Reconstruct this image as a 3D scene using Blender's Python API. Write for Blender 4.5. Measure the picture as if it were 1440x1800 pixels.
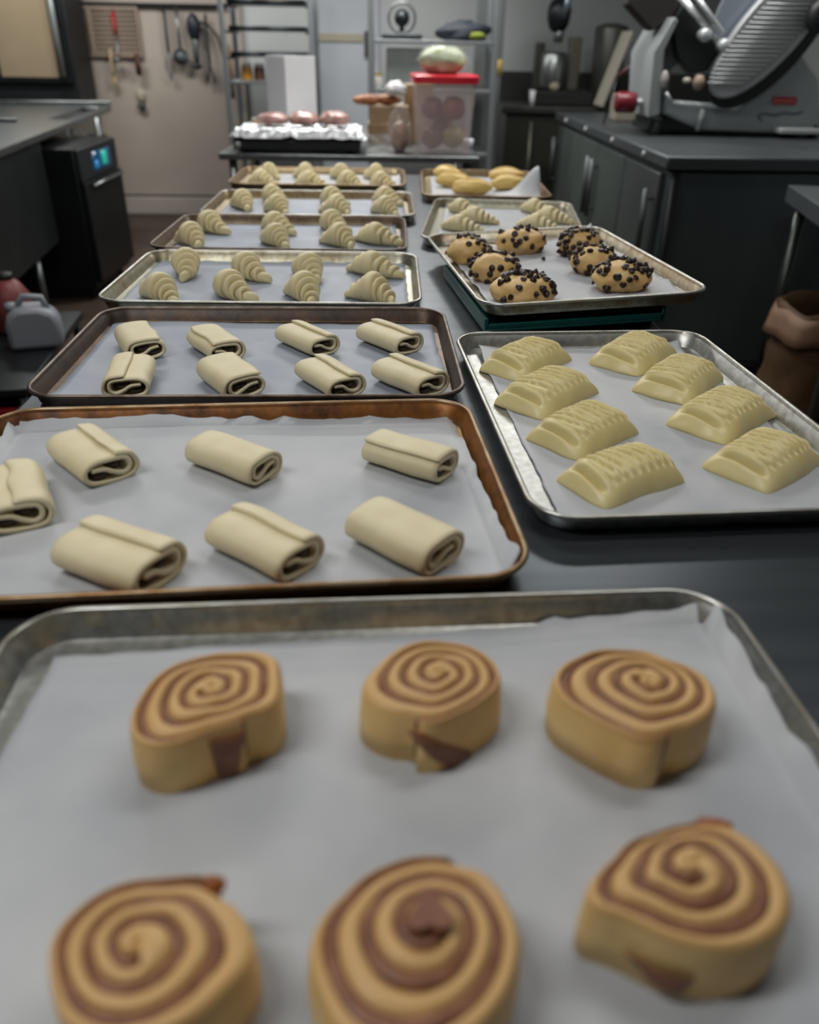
import bpy, bmesh, math, random
from mathutils import Vector, Matrix, noise
PI = math.pi
S = bpy.context.scene
for o in list(bpy.data.objects): bpy.data.objects.remove(o)

# ------------------------------------------------------------ camera
FPX, PITCH, ROLL, YAW = 1396.1, 0.532514, 0.019443, -0.035
cd = bpy.data.cameras.new('camera'); cam = bpy.data.objects.new('camera', cd); S.collection.objects.link(cam)
cd.sensor_fit = 'HORIZONTAL'; cd.sensor_width = 36; cd.lens = 36*FPX/1440
cp, sp, cr, sr = math.cos(PITCH), math.sin(PITCH), math.cos(ROLL), math.sin(ROLL)
right, down, fwd = Vector((1,0,0)), Vector((0,-sp,-cp)), Vector((0,cp,-sp))
ux = cr*right - sr*down; vy = sr*right + cr*down
M = Matrix((ux, -vy, -fwd)).transposed().to_4x4()
cam.matrix_world = Matrix.Translation((0,0,1.3748)) @ Matrix.Rotation(YAW,4,'Z') @ M
cd.dof.use_dof = True; cd.dof.focus_distance = 1.32; cd.dof.aperture_fstop = cd.lens/10.5
cd.clip_start = .02
S.camera = cam
# ------------------------------------------------------------ world, exposure, lamps
w = bpy.data.worlds.new('world'); S.world = w; w.use_nodes = True
w.node_tree.nodes['Background'].inputs[0].default_value = (.5,.56,.62,1)
w.node_tree.nodes['Background'].inputs[1].default_value = .3
S.view_settings.view_transform = 'Standard'; S.view_settings.look = 'None'
S.view_settings.exposure = -0.33; S.view_settings.gamma = 1; S.view_settings.use_curve_mapping = False
LAMPS = [(-1.05,.25,1.2,.3,25), (.75,1.1,1.2,.3,9), (-.7,3.0,1.2,.3,24), (-.2,5.6,1.2,.3,72), (1.2,4.3,1.2,.3,40), (-2.3,6.3,1.2,.3,46)]  # the lamp near the slicer is an added, unseen one to brighten it
for (lx,ly,sx,sy,pw) in LAMPS:
    ld = bpy.data.lights.new('ceiling_lamp_light','AREA'); ld.shape='RECTANGLE'; ld.size=sx; ld.size_y=sy; ld.energy=pw
    ld.color=(1,.985,.95)
    lo = bpy.data.objects.new('ceiling_lamp_light', ld); S.collection.objects.link(lo); lo.location=(lx,ly,2.655)

# ------------------------------------------------------------ helpers
def c3(h, a=1):
    v=[int(h[i:i+2],16)/255 for i in (0,2,4)]
    return tuple((x/12.92 if x<=.04045 else ((x+.055)/1.055)**2.4) for x in v)+(a,)
MATS={}
def mat(name, col, rough=.6, metal=0, col2=None, scale=8, bump=0, bscale=None, sss=0, emit=None, es=1, stretch=None, alpha=None, trans=0, contrast=(.35,.65), detail=4, coat=0):
    if name in MATS: return MATS[name]
    m=bpy.data.materials.new(name); m.use_nodes=True; nt=m.node_tree; N=nt.nodes; L=nt.links
    b=N['Principled BSDF']; b.inputs['Base Color'].default_value=c3(col); b.inputs['Roughness'].default_value=rough; b.inputs['Metallic'].default_value=metal
    tc=N.new('ShaderNodeTexCoord'); mp=N.new('ShaderNodeMapping'); L.new(tc.outputs['Object'],mp.inputs[0])
    if stretch: mp.inputs['Scale'].default_value=stretch
    if col2:
        n=N.new('ShaderNodeTexNoise'); n.inputs['Scale'].default_value=scale; n.inputs['Detail'].default_value=detail; L.new(mp.outputs[0],n.inputs['Vector'])
        r=N.new('ShaderNodeValToRGB'); r.color_ramp.elements[0].position=contrast[0]; r.color_ramp.elements[1].position=contrast[1]
        r.color_ramp.elements[0].color=c3(col); r.color_ramp.elements[1].color=c3(col2)
        L.new(n.outputs['Fac'],r.inputs[0]); L.new(r.outputs[0],b.inputs['Base Color'])
    if bump:
        n2=N.new('ShaderNodeTexNoise'); n2.inputs['Scale'].default_value=bscale or scale*3; n2.inputs['Detail'].default_value=4; L.new(mp.outputs[0],n2.inputs['Vector'])
        bp=N.new('ShaderNodeBump'); bp.inputs['Strength'].default_value=bump; bp.inputs['Distance'].default_value=.002; L.new(n2.outputs['Fac'],bp.inputs['Height']); L.new(bp.outputs[0],b.inputs['Normal'])
    if sss:
        b.inputs['Subsurface Weight'].default_value=sss; b.inputs['Subsurface Radius'].default_value=(.006,.004,.002); b.inputs['Subsurface Scale'].default_value=1
    if emit: b.inputs['Emission Color'].default_value=c3(emit); b.inputs['Emission Strength'].default_value=es
    if alpha is not None: b.inputs['Alpha'].default_value=alpha
    if trans: b.inputs['Transmission Weight'].default_value=trans; b.inputs['IOR'].default_value=1.2
    if coat: b.inputs['Coat Weight'].default_value=coat; b.inputs['Coat Roughness'].default_value=.25
    MATS[name]=m; return m

def pan_mat(name, base, stain, dark, amt, walls, rough=.36, metal=.85):
    """sheet-pan metal: base aluminium, baked-on stain on the walls (above the floor of the pan) and in blotches"""
    m=bpy.data.materials.new(name); m.use_nodes=True; nt=m.node_tree; N=nt.nodes; L=nt.links; b=N['Principled BSDF']
    tc=N.new('ShaderNodeTexCoord'); sx=N.new('ShaderNodeSeparateXYZ'); L.new(tc.outputs['Object'],sx.inputs[0])
    mr=N.new('ShaderNodeMapRange'); mr.inputs[1].default_value=.001; mr.inputs[2].default_value=.010; L.new(sx.outputs['Z'],mr.inputs[0])
    mu=N.new('ShaderNodeMath'); mu.operation='MULTIPLY_ADD'; mu.inputs[1].default_value=walls; mu.inputs[2].default_value=amt; L.new(mr.outputs[0],mu.inputs[0])
    n=N.new('ShaderNodeTexNoise'); n.inputs['Scale'].default_value=14; n.inputs['Detail'].default_value=8; n.inputs['Roughness'].default_value=.65; L.new(tc.outputs['Object'],n.inputs['Vector'])
    ad=N.new('ShaderNodeMath'); ad.operation='ADD'; L.new(mu.outputs[0],ad.inputs[0]); L.new(n.outputs['Fac'],ad.inputs[1])
    r=N.new('ShaderNodeValToRGB'); e=r.color_ramp.elements; e[0].position=.5; e[0].color=c3(base); e[1].position=1.0; e[1].color=c3(dark)
    k=e.new(.78); k.color=c3(stain); L.new(ad.outputs[0],r.inputs[0])
    n3=N.new('ShaderNodeTexNoise'); n3.inputs['Scale'].default_value=90; n3.inputs['Detail'].default_value=5; L.new(tc.outputs['Object'],n3.inputs['Vector'])
    mx=N.new('ShaderNodeMix'); mx.data_type='RGBA'; mx.blend_type='OVERLAY'; mx.inputs[0].default_value=.55
    L.new(r.outputs[0],mx.inputs[6]); L.new(n3.outputs['Fac'],mx.inputs[7]); L.new(mx.outputs[2],b.inputs['Base Color'])
    r2=N.new('ShaderNodeMapRange'); r2.inputs[1].default_value=.55; r2.inputs[2].default_value=.9; r2.inputs[3].default_value=metal; r2.inputs[4].default_value=.25
    L.new(ad.outputs[0],r2.inputs[0]); L.new(r2.outputs[0],b.inputs['Metallic'])
    b.inputs['Roughness'].default_value=rough
    bp=N.new('ShaderNodeBump'); bp.inputs['Strength'].default_value=.25; bp.inputs['Distance'].default_value=.001; L.new(n3.outputs['Fac'],bp.inputs['Height']); L.new(bp.outputs[0],b.inputs['Normal'])
    return m

class MB:
    def __init__(s): s.v=[]; s.f=[]
    def add(s, vs, fs):
        k=len(s.v); s.v+= [tuple(v) for v in vs]; s.f+=[tuple(i+k for i in f) for f in fs]; return s
    def box(s, x0,x1,y0,y1,z0,z1, M=None):
        vs=[Vector((x,y,z)) for z in (z0,z1) for x,y in ((x0,y0),(x1,y0),(x1,y1),(x0,y1))]
        if M: vs=[M@v for v in vs]
        return s.add(vs,[(3,2,1,0),(4,5,6,7),(0,1,5,4),(1,2,6,5),(2,3,7,6),(3,0,4,7)])
    def bar(s, p, q, w, h=None):
        p=Vector(p); q=Vector(q); d=(q-p); L=d.length; M=Matrix.Translation(p)@d.to_track_quat('Z','Y').to_matrix().to_4x4(); h=h or w
        return s.box(-w/2,w/2,-h/2,h/2,0,L,M)
    def tube(s, pts, rad, n=10, cap=True, closed=False):
        pts=[Vector(p) for p in pts]; m=len(pts); rs=rad if isinstance(rad,(list,tuple)) else [rad]*m; vs=[]
        up=None
        for i,p in enumerate(pts):
            if closed: d=pts[(i+1)%m]-pts[i-1]
            else: d=pts[min(i+1,m-1)]-pts[max(i-1,0)]
            d.normalize()
            if up is None: up=Vector((0,0,1)) if abs(d.z)<.9 else Vector((1,0,0))
            a=d.cross(up); a.normalize(); up=a.cross(d); b=up
            for k in range(n): t=2*PI*k/n; vs.append(p+rs[i]*(math.cos(t)*a+math.sin(t)*b))
        fs=[]
        for i in range(m if closed else m-1):
            for k in range(n): j=(i+1)%m; fs.append((i*n+k,i*n+(k+1)%n,j*n+(k+1)%n,j*n+k))
        if cap and not closed: fs+=[tuple(range(n-1,-1,-1)),tuple((m-1)*n+k for k in range(n))]
        return s.add(vs,fs)
    def lathe(s, prof, n=24, M=None):
        vs=[];m=len(prof)
        for r,z in prof:
            for k in range(n): t=2*PI*k/n; v=Vector((r*math.cos(t),r*math.sin(t),z)); vs.append(M@v if M else v)
        fs=[(i*n+k,i*n+(k+1)%n,(i+1)*n+(k+1)%n,(i+1)*n+k) for i in range(m-1) for k in range(n)]
        fs+=[tuple(range(n-1,-1,-1)),tuple((m-1)*n+k for k in range(n))]
        return s.add(vs,fs)
    def prism(s, pts, a, b, M=None):
        """polygon of (x,z) pairs pulled from y=a to y=b"""
        n=len(pts); vs=[Vector((x,y,z)) for y in (a,b) for x,z in pts]
        if M: vs=[M@v for v in vs]
        return s.add(vs,[tuple(range(n)),tuple(range(2*n-1,n-1,-1))]+[(i,i+n,(i+1)%n+n,(i+1)%n) for i in range(n)])
    def slab(s, pts, z0, z1):
        n=len(pts); vs=[(x,y,z) for z in (z0,z1) for x,y in pts]
        return s.add(vs,[tuple(range(n-1,-1,-1)),tuple(range(n,2*n))]+[(i,(i+1)%n,(i+1)%n+n,i+n) for i in range(n)])
    def blob(s, c, r, seed=0, amp=.12, fr=2.2, nu=20, nv=12, flat=None, M=None):
        c=Vector(c); r=Vector(r); vs=[]
        for j in range(nv+1):
            ph=-PI/2+PI*j/nv
            for i in range(nu):
                t=2*PI*i/nu; d=Vector((math.cos(ph)*math.cos(t),math.cos(ph)*math.sin(t),math.sin(ph)))
                k=1+amp*noise.noise(d*fr+Vector((seed*7.3,seed*1.7,seed*3.1))); p=Vector((d.x*r.x,d.y*r.y,d.z*r.z))*k
                if M: p=M@p
                p+=c
                if flat is not None and p.z<flat: p.z=flat
                vs.append(p)
        fs=[(j*nu+i,j*nu+(i+1)%nu,(j+1)*nu+(i+1)%nu,(j+1)*nu+i) for j in range(nv) for i in range(nu)]
        return s.add(vs,fs)
    def build(s, name, m, parent=None, bevel=0, smooth=True, loc=None, label=None, stuff=False, solid=0, rot=None):
        me=bpy.data.meshes.new(name); me.from_pydata(s.v,[],s.f); me.update(); bm=bmesh.new(); bm.from_mesh(me)
        bmesh.ops.remove_doubles(bm,verts=bm.verts,dist=1e-6); 
        if not solid: bmesh.ops.recalc_face_normals(bm,faces=bm.faces)
        bm.to_mesh(me); bm.free()
        me.materials.append(m)
        if smooth:
            me.shade_smooth()
            if smooth=='auto' or bevel: me.set_sharp_from_angle(angle=math.radians(35))
        o=bpy.data.objects.new(name,me); S.collection.objects.link(o)
        if parent: o.parent=parent
        if loc: o.location=loc
        if rot: o.rotation_euler=rot
        if bevel: b=o.modifiers.new('bevel','BEVEL'); b.width=bevel; b.segments=2; b.limit_method='ANGLE'; b.angle_limit=.6
        if solid: q=o.modifiers.new('thickness','SOLIDIFY'); q.thickness=solid; q.offset=0
        if label: o['label']=label
        if stuff: o['kind']='stuff'
        return o
def tag(o,label,cat,group=None):
    o['label']=label; o['category']=cat
    if group: o['group']=group
    return o
def thing(name,label,cat,loc=(0,0,0),rot=(0,0,0),group=None):
    o=bpy.data.objects.new(name,None); o.empty_display_size=.05; S.collection.objects.link(o); o.location=loc
    o.rotation_euler=rot if isinstance(rot,(tuple,list)) else (0,0,rot)
    return tag(o,label,cat,group)
def copy_thing(root,loc,rot,label,group=None):
    r=root.copy(); S.collection.objects.link(r); r.location=loc; r.rotation_euler=(0,0,rot); r['label']=label
    if group: r['group']=group
    for ch in root.children:
        c=ch.copy(); S.collection.objects.link(c); c.parent=r
        for g in ch.children: d=g.copy(); S.collection.objects.link(d); d.parent=c
    return r
def struct(o): o['kind']='structure'; return o
def crom(P,n,closed=False):
    out=[];m=len(P)
    for i in range(m if closed else m-1):
        g=lambda k:P[k%m] if closed else P[max(0,min(m-1,k))]
        a,b,c,d=[Vector(g(i+k)) for k in (-1,0,1,2)]
        for j in range(n):
            t=j/n; out.append(.5*((2*b)+(c-a)*t+(2*a-5*b+4*c-d)*t*t+(3*b-a-3*c+d)*t**3))
    if not closed: out.append(Vector(P[-1]))
    return out

# ------------------------------------------------------------ materials
steel=mat('stainless_steel','8b9091',.34,.9,'7a7f80',30,bump=.05)
table_steel=mat('table_steel','5e656b',.33,.9,'697076',3,bump=.04,bscale=60,stretch=(1,12,1))
dark_steel=mat('dark_steel','3c4144',.38,.85,'34393b',4,stretch=(1,1,6))
black=mat('black_plastic','15171a',.5,0,'1d2023',9)
alum_rim=mat('pan_rim_metal','b9bbb8',.32,.9,'a09c90',26)
paper_m=mat('parchment','b9bcc0',.5,0,'a5a9b0',6,bump=.5,bscale=26,sss=0)
dough=mat('pastry_dough','e4dab8',.55,0,'dacda8',18,bump=.25,bscale=60,sss=.04)
dough_cr=mat('croissant_dough','e8dbb2',.55,0,'dccfa2',18,bump=.25,bscale=60,sss=.03)
dough_y=mat('egg_washed_dough','e0d39c',.45,0,'d5c48a',18,bump=.22,bscale=70,sss=.15,coat=.15)
dough_bun=mat('bun_dough','eacb8c',.48,0,'deb674',16,bump=.3,bscale=90,sss=.1)
dough_chip=mat('brioche_dough','e0bf82',.5,0,'d0a768',20,bump=.4,bscale=60,sss=.15)
dough_yellow=mat('yellow_dough','e6c77a',.5,0,'dbb766',18,bump=.2,sss=.1)
_nt=dough_bun.node_tree; _b=_nt.nodes['Principled BSDF']; _src=_b.inputs['Base Color'].links[0].from_socket
_tc=_nt.nodes.new('ShaderNodeTexCoord'); _sp=_nt.nodes.new('ShaderNodeSeparateXYZ'); _nt.links.new(_tc.outputs['Object'],_sp.inputs[0])
_mr=_nt.nodes.new('ShaderNodeMapRange'); _mr.inputs[1].default_value=.042; _mr.inputs[2].default_value=.0485; _nt.links.new(_sp.outputs['Z'],_mr.inputs[0])   # cinnamon butter rubbed over the cut top
_mx=_nt.nodes.new('ShaderNodeMix'); _mx.data_type='RGBA'; _mx.inputs[7].default_value=c3('cda56c'); _nt.links.new(_mr.outputs[0],_mx.inputs[0]); _nt.links.new(_src,_mx.inputs[6]); _nt.links.new(_mx.outputs[2],_b.inputs['Base Color'])
cinnamon=mat('cinnamon_filling','8c5b3f',.42,0,'734630',60,bump=.5,bscale=160)
choc=mat('dark_chocolate','24160f',.32,0,'311e15',20)
chip_m=mat('chocolate_chip','22130f',.38,0,'2d1a15',40)
# ------------------------------------------------------------ room shell
floor_m=mat('quarry_floor','5b4a3e',.55,0,'4a3b31',3,bump=.2)
wall_m=mat('painted_wall','c2c8c8',.6,0,'babfbf',1.5)
wall_warm=mat('warm_wall','b2a89e',.6,0,'aaa097',1.5)
X0,X1,Y0,Y1,H=-3.6,3.0,-2.6,7.75,2.7
struct(MB().box(X0,X1,Y0,Y1,-.1,0).build('floor',floor_m))
struct(MB().box(X0,X1,Y0,Y1,H,H+.1).build('ceiling',mat('ceiling_paint','8d8f90',.8,0,'868889',2)))
struct(MB().box(X0-.1,X1+.1,Y1,Y1+.1,-.1,H+.1).build('wall_back',wall_m))
struct(MB().box(X0-.1,X1+.1,Y0-.1,Y0,-.1,H+.1).build('wall_front',wall_m))
struct(MB().box(X0-.1,X0,Y0,Y1,-.1,H+.1).build('wall_left',mat('left_wall_paint','7f8385',.6,0,'787c7e',2)))
struct(MB().box(X1,X1+.1,Y0,Y1,-.1,H+.1).build('wall_right',wall_m))
struct(MB().box(-3.5,-1.2,7.70,7.75,.16,H).build('trim_1',wall_warm,bevel=.004))
struct(MB().box(-3.5,.8,7.66,7.70,0,.145).build('baseboard_back',mat('baseboard_paint','b5aca4',.5,0,'aaa199',3),bevel=.006))
d=struct(MB().box(-.62,-.06,7.69,7.75,0,2.1).build('door_1',mat('door_paint','b6bcc4',.5,0,'adb3bc',2),bevel=.006))
MB().box(-.18,-.13,7.64,7.69,1.28,1.46).build('door_handle',black,d,bevel=.005)
MB().box(-.58,-.20,7.675,7.69,1.38,1.44).build('door_plate',mat('door_plate_cream','a8a28f',.5),d,bevel=.003)
for (lx,ly,sx,sy,pw) in LAMPS:
    t=thing('ceiling_light','','ceiling light',(lx,ly,2.66))
    t['label']='recessed fluorescent ceiling light %s' % {25:'above the near left end of the worktable',9:'above the lattice pastries pan',24:'above the far croissant pans',72:'above the rear steel table',40:'added above the meat slicer to brighten it',46:'above the oven'}.get(pw,'x')
    f=MB(); a,b=sx/2+.03,sy/2+.03
    f.box(-a,a,-b,-sy/2,0,.04).box(-a,a,sy/2,b,0,.04).box(-a,-sx/2,-sy/2,sy/2,0,.04).box(sx/2,a,-sy/2,sy/2,0,.04)
    f.build('frame',mat('lamp_frame','c8c8c8',.5),t)
    MB().box(-sx/2,sx/2,-sy/2,sy/2,.01,.035).build('diffuser',mat('lamp_diffuser','e8e8e4',.5,emit='fffaf0',es=2.0),t)

# ------------------------------------------------------------ worktable
TZ=.9
wt=thing('worktable','long stainless steel worktable carrying two columns of sheet pans','worktable',(-.02,1.75,0))
tb=MB(); tb.box(-.53,.565,-1.9,1.86,TZ-.04,TZ); tb.build('table_top',table_steel,wt,bevel=.008)
MB().box(-.5,.53,-1.8,1.8,.28,.31).build('undershelf',steel,wt,bevel=.006)
for x in(-.48,.51):
    for y in(-1.8,0,1.8):
        MB().tube([(x,y,0),(x,y,.27)],.02,12).tube([(x,y,.31),(x,y,TZ-.04)],.02,12).build('leg',steel,wt)

# ------------------------------------------------------------ sheet pans
def rrect(a,b,r,z,n=7):
    out=[]
    for cx,cy,t0 in((a-r,b-r,0),(-a+r,b-r,PI/2),(-a+r,-b+r,PI),(a-r,-b+r,1.5*PI)):
        for i in range(n): t=t0+PI/2*i/(n-1); out.append(Vector((cx+r*math.cos(t),cy+r*math.sin(t),z)))
    return out
def sheet_pan(label,loc,rot,w,d,m,rimm=None):
    t=thing('sheet_pan',label,'baking pan',loc,rot,None)
    a,b=w/2,d/2
    loops=[(.019,.0012,.036),(.0165,.002,.038),(.015,.004,.040),(.0085,.021,.048),(.007,.0255,.050),(.005,.0275,.052),
           (.0065,.0235,.051),(.0098,.021,.047),(.0160,.0035,.039),(.0178,.0008,.037),(.0195,0,.036)]
    vs=[];fs=[]
    for ins,z,r in loops: vs+=rrect(a-ins,b-ins,r,z)
    n=28
    for i in range(len(loops)-1):
        for k in range(n): fs.append((i*n+k,i*n+(k+1)%n,(i+1)*n+(k+1)%n,(i+1)*n+k))
    fs.append(tuple(range(n-1,-1,-1))); L=len(loops)-1; fs.append(tuple(L*n+k for k in range(n)))
    MB().add(vs,fs).build('pan_body',m,t,smooth='auto')
    MB().tube(rrect(a-.0036,b-.0036,.054,.0247,9),.0036,8,closed=True).build('rolled_rim',rimm or alum_rim,t)
    return t
def bil(c,u,v):
    a=Vector(c[0]).lerp(Vector(c[1]),u); b=Vector(c[3]).lerp(Vector(c[2]),u); return b.lerp(a,v)
def parchment(label,loc,rot,w,d,corners,seed,lifts=(),nx=56,ny=44,m=None,wave=.0012):
    """corners: back-left, back-right, front-right, front-left in the pan's own frame"""
    fx,fy=w/2-.024,d/2-.024; mb=MB(); vs=[]
    for j in range(ny+1):
        for i in range(nx+1):
            u=i/nx; v=j/ny; p=bil(corners,u,v); x,y=p.x,p.y
            e=min(u,1-u)*w; e2=min(v,1-v)*d
            if min(e,e2)<.004:
                x+=.003*noise.noise(Vector((x*40,y*40,seed))); y+=.003*noise.noise(Vector((x*40,y*40,seed+9)))
            ex=max(abs(x)-fx,0); ey=max(abs(y)-fy,0); dd=max(ex,ey)
            z=.0022+wave*(.5+.9*noise.noise(Vector((x*9,y*9,seed))))+.0006*noise.noise(Vector((x*34,y*34,seed*2)))
            z=max(z,.0018)
            if dd>0:
                z+=dd*2.3
                if ex: x=math.copysign(fx+ex*.75,x)
                if ey: y=math.copysign(fy+ey*.75,y)
            for (cx,cy,r,h) in lifts: z+=h*math.exp(-((x-cx)**2+(y-cy)**2)/r**2)
            vs.append((x,y,z))
    W_=nx+1
    fs=[(j*W_+i,j*W_+i+1,(j+1)*W_+i+1,(j+1)*W_+i) for j in range(ny) for i in range(nx)]
    mb.add(vs,fs); o=mb.build('parchment_sheet',m or paper_m,None,solid=.0003)
    o.location=loc; o.rotation_euler=rot if isinstance(rot,(tuple,list)) else (0,0,rot)
    return tag(o,label,'baking paper')
WW,DD=.66,.457
near_m=pan_mat('silver_pan_metal','a9aaa6','a3906c','7a6240',-.14,.16)
rust_m=pan_mat('rust_stained_pan_metal','a58a5c','8c5826','4d2a14',.12,.24,rough=.4)
brown_m=pan_mat('dark_baked_pan_metal','6f5d4c','4a382c','2a1e18',.12,.24,rough=.42)
silv2_m=pan_mat('worn_silver_pan_metal','a7a595','8c7c5c','6a563a',-.1,.2)
brn2_m=pan_mat('tan_stained_pan_metal','97896f','806b4c','5a4430',-.02,.2)
R1m=pan_mat('grey_pan_metal','adaeab','9a917c','75634a',-.16,.14)
R2m=pan_mat('speckled_pan_metal','a9a494','8a7148','5f4322',-.1,.24)
brown_rim=mat('brown_pan_rim','7b6f66',.4,.8,'584a40',30)
rust_rim=mat('rusty_pan_rim','a8957a',.4,.8,'86623c',26)
PANS=dict(
 A=((.007,.375,TZ),.05,WW,DD,near_m,None,'nearest silver sheet pan, holding the cinnamon rolls'),
 B=((-.193,.840,TZ),.074,WW,DD,rust_m,rust_rim,'sheet pan with orange-brown baked-on walls, second in the left column'),
 C=((-.211,1.321,TZ),.021,WW,DD,brown_m,brown_rim,'sheet pan with blackened brown walls, third in the left column'),
 D=((-.254,1.808,TZ),-.007,WW,DD,silv2_m,None,'bright-rimmed silver sheet pan of eight croissants behind the blackened pan'),
 E=((-.272,2.286,TZ),-.007,WW,DD,pan_mat('dull_brown_pan_metal','7d705e','5f4e3e','3b2c22',.02,.2),brown_rim,'brown-rimmed sheet pan of croissants, fifth in the left column'),
 F=((-.239,2.748,TZ),.003,WW,DD,brn2_m,None,'dull silver sheet pan of croissants, second from the far end of the left column'),
 G=((-.254,3.344,TZ),-.007,WW,DD,brn2_m,rust_rim,'tan-walled sheet pan at the far end of the left column'),
 H=((.370,1.087,TZ),.067,DD,WW,R1m,None,'silver sheet pan of slashed lattice pastries on the right'),
 J=((.365,1.801,.9415),(-.006,-.038,.12),DD,WW,R2m,None,'speckled sheet pan of chocolate chip buns propped on a teal tray'),
 K=((.354,2.505,TZ),-.118,DD,WW,silv2_m,None,'silver sheet pan of striped croissants behind the chocolate chip buns'),
 Lp=((.362,3.235,TZ),-.031,DD,WW,brn2_m,rust_rim,'tan-walled sheet pan of yellow rolls at the far right end of the table'))
for k,(loc,rot,w_,d_,m_,rm,lab) in PANS.items(): sheet_pan(lab,loc,rot,w_,d_,m_,rm)
def pp(k,cor,seed,lab,lifts=(),**kw):
    loc,rot,w_,d_=PANS[k][:4]; return parchment(lab,loc,rot,w_,d_,cor,seed,lifts,**kw)
paper_b=mat('dimmed_cool_parchment','9fa7b4',.5,0,'8c95a5',7,bump=.35,bscale=18)  # cool parchment, colour darkened to stand for weaker light farther down the table
pp('A',[(-.29,.188),(.316,.212),(.312,-.21),(-.312,-.21)],1,'parchment sheet under the cinnamon rolls, lifted along its back right edge',[(.2,.22,.1,.004)])
pp('B',[(-.312,.211),(.306,.205),(.316,-.200),(-.312,-.200)],2,'parchment sheet on the rust-stained pan, its front right corner curling up',[(.325,-.215,.035,.014),(-.1,.22,.16,.004)])
pp('C',[(-.306,.2),(.305,.196),(.308,-.21),(-.300,-.2)],3,'bluish parchment sheet on the blackened brown pan',[(-.31,-.21,.04,.016),(-.18,.2,.09,.004)],m=paper_b)
pp('D',[(-.305,.205),(.30,.205),(.303,-.21),(-.298,-.21)],4,'parchment sheet on the silver pan of eight croissants',m=paper_b)
pp('E',[(-.29,.2),(.30,.205),(.305,-.208),(-.285,-.208)],5,'parchment sheet on the brown-rimmed croissant pan',m=paper_b,nx=30,ny=24)
pp('F',[(-.29,.2),(.30,.205),(.305,-.208),(-.285,-.208)],6,'parchment sheet on the dull silver croissant pan',m=paper_b,nx=30,ny=24)
pp('G',[(-.26,.2),(.31,.205),(.31,-.205),(-.285,-.205)],7,'parchment sheet on the farthest left pan',nx=30,ny=24)
pp('H',[(-.186,.300),(.190,.310),(.196,-.305),(-.186,-.305)],8,'wrinkled parchment sheet under the lattice pastries',[(-.20,.28,.05,.012)],wave=.002)
pp('J',[(-.190,.238),(.205,.312),(.206,-.306),(-.193,-.312)],9,'parchment sheet under the chocolate chip buns, its left edge and back right corner curling up',[(.235,.33,.08,.022),(-.21,.0,.028,.007),(-.21,-.12,.03,.008),(-.21,.12,.03,.008)],wave=.002)
pp('K',[(-.19,.3),(.20,.305),(.20,-.30),(-.19,-.30)],10,'parchment sheet under the striped croissants',nx=30,ny=30)
pp('Lp',[(-.19,.3),(.18,.3),(.19,-.30),(-.19,-.30)],11,'parchment sheet under the yellow rolls, its right front corner standing up',[(.195,-.17,.075,.105)],nx=40,ny=50)
# teal tray and black slab propping the chocolate-chip pan
tt=thing('teal_tray','shallow teal plastic tray under the chocolate chip bun pan','tray',(.325,1.70,.9095),(-.004,-.038,.12))
teal=mat('teal_plastic','0b5552',.4,0,'094846',6)
MB().box(-.165,.195,-.215,.215,0,.006).build('tray_base',teal,tt,bevel=.002)
f=MB(); f.box(-.165,-.157,-.215,.215,.006,.028).box(.187,.195,-.215,.215,.006,.028).box(-.157,.187,-.215,-.207,.006,.016).box(-.157,.187,.207,.215,.006,.028)
f.build('tray_wall',teal,tt,bevel=.002)
tag(MB().slab([(.455,1.56),(.54,1.57),(.50,1.90),(.415,1.89)],TZ,TZ+.0125).build('cutting_board',black,bevel=.002),'thin black board under the right side of the teal tray','board')
PZ=TZ+.0030
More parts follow.
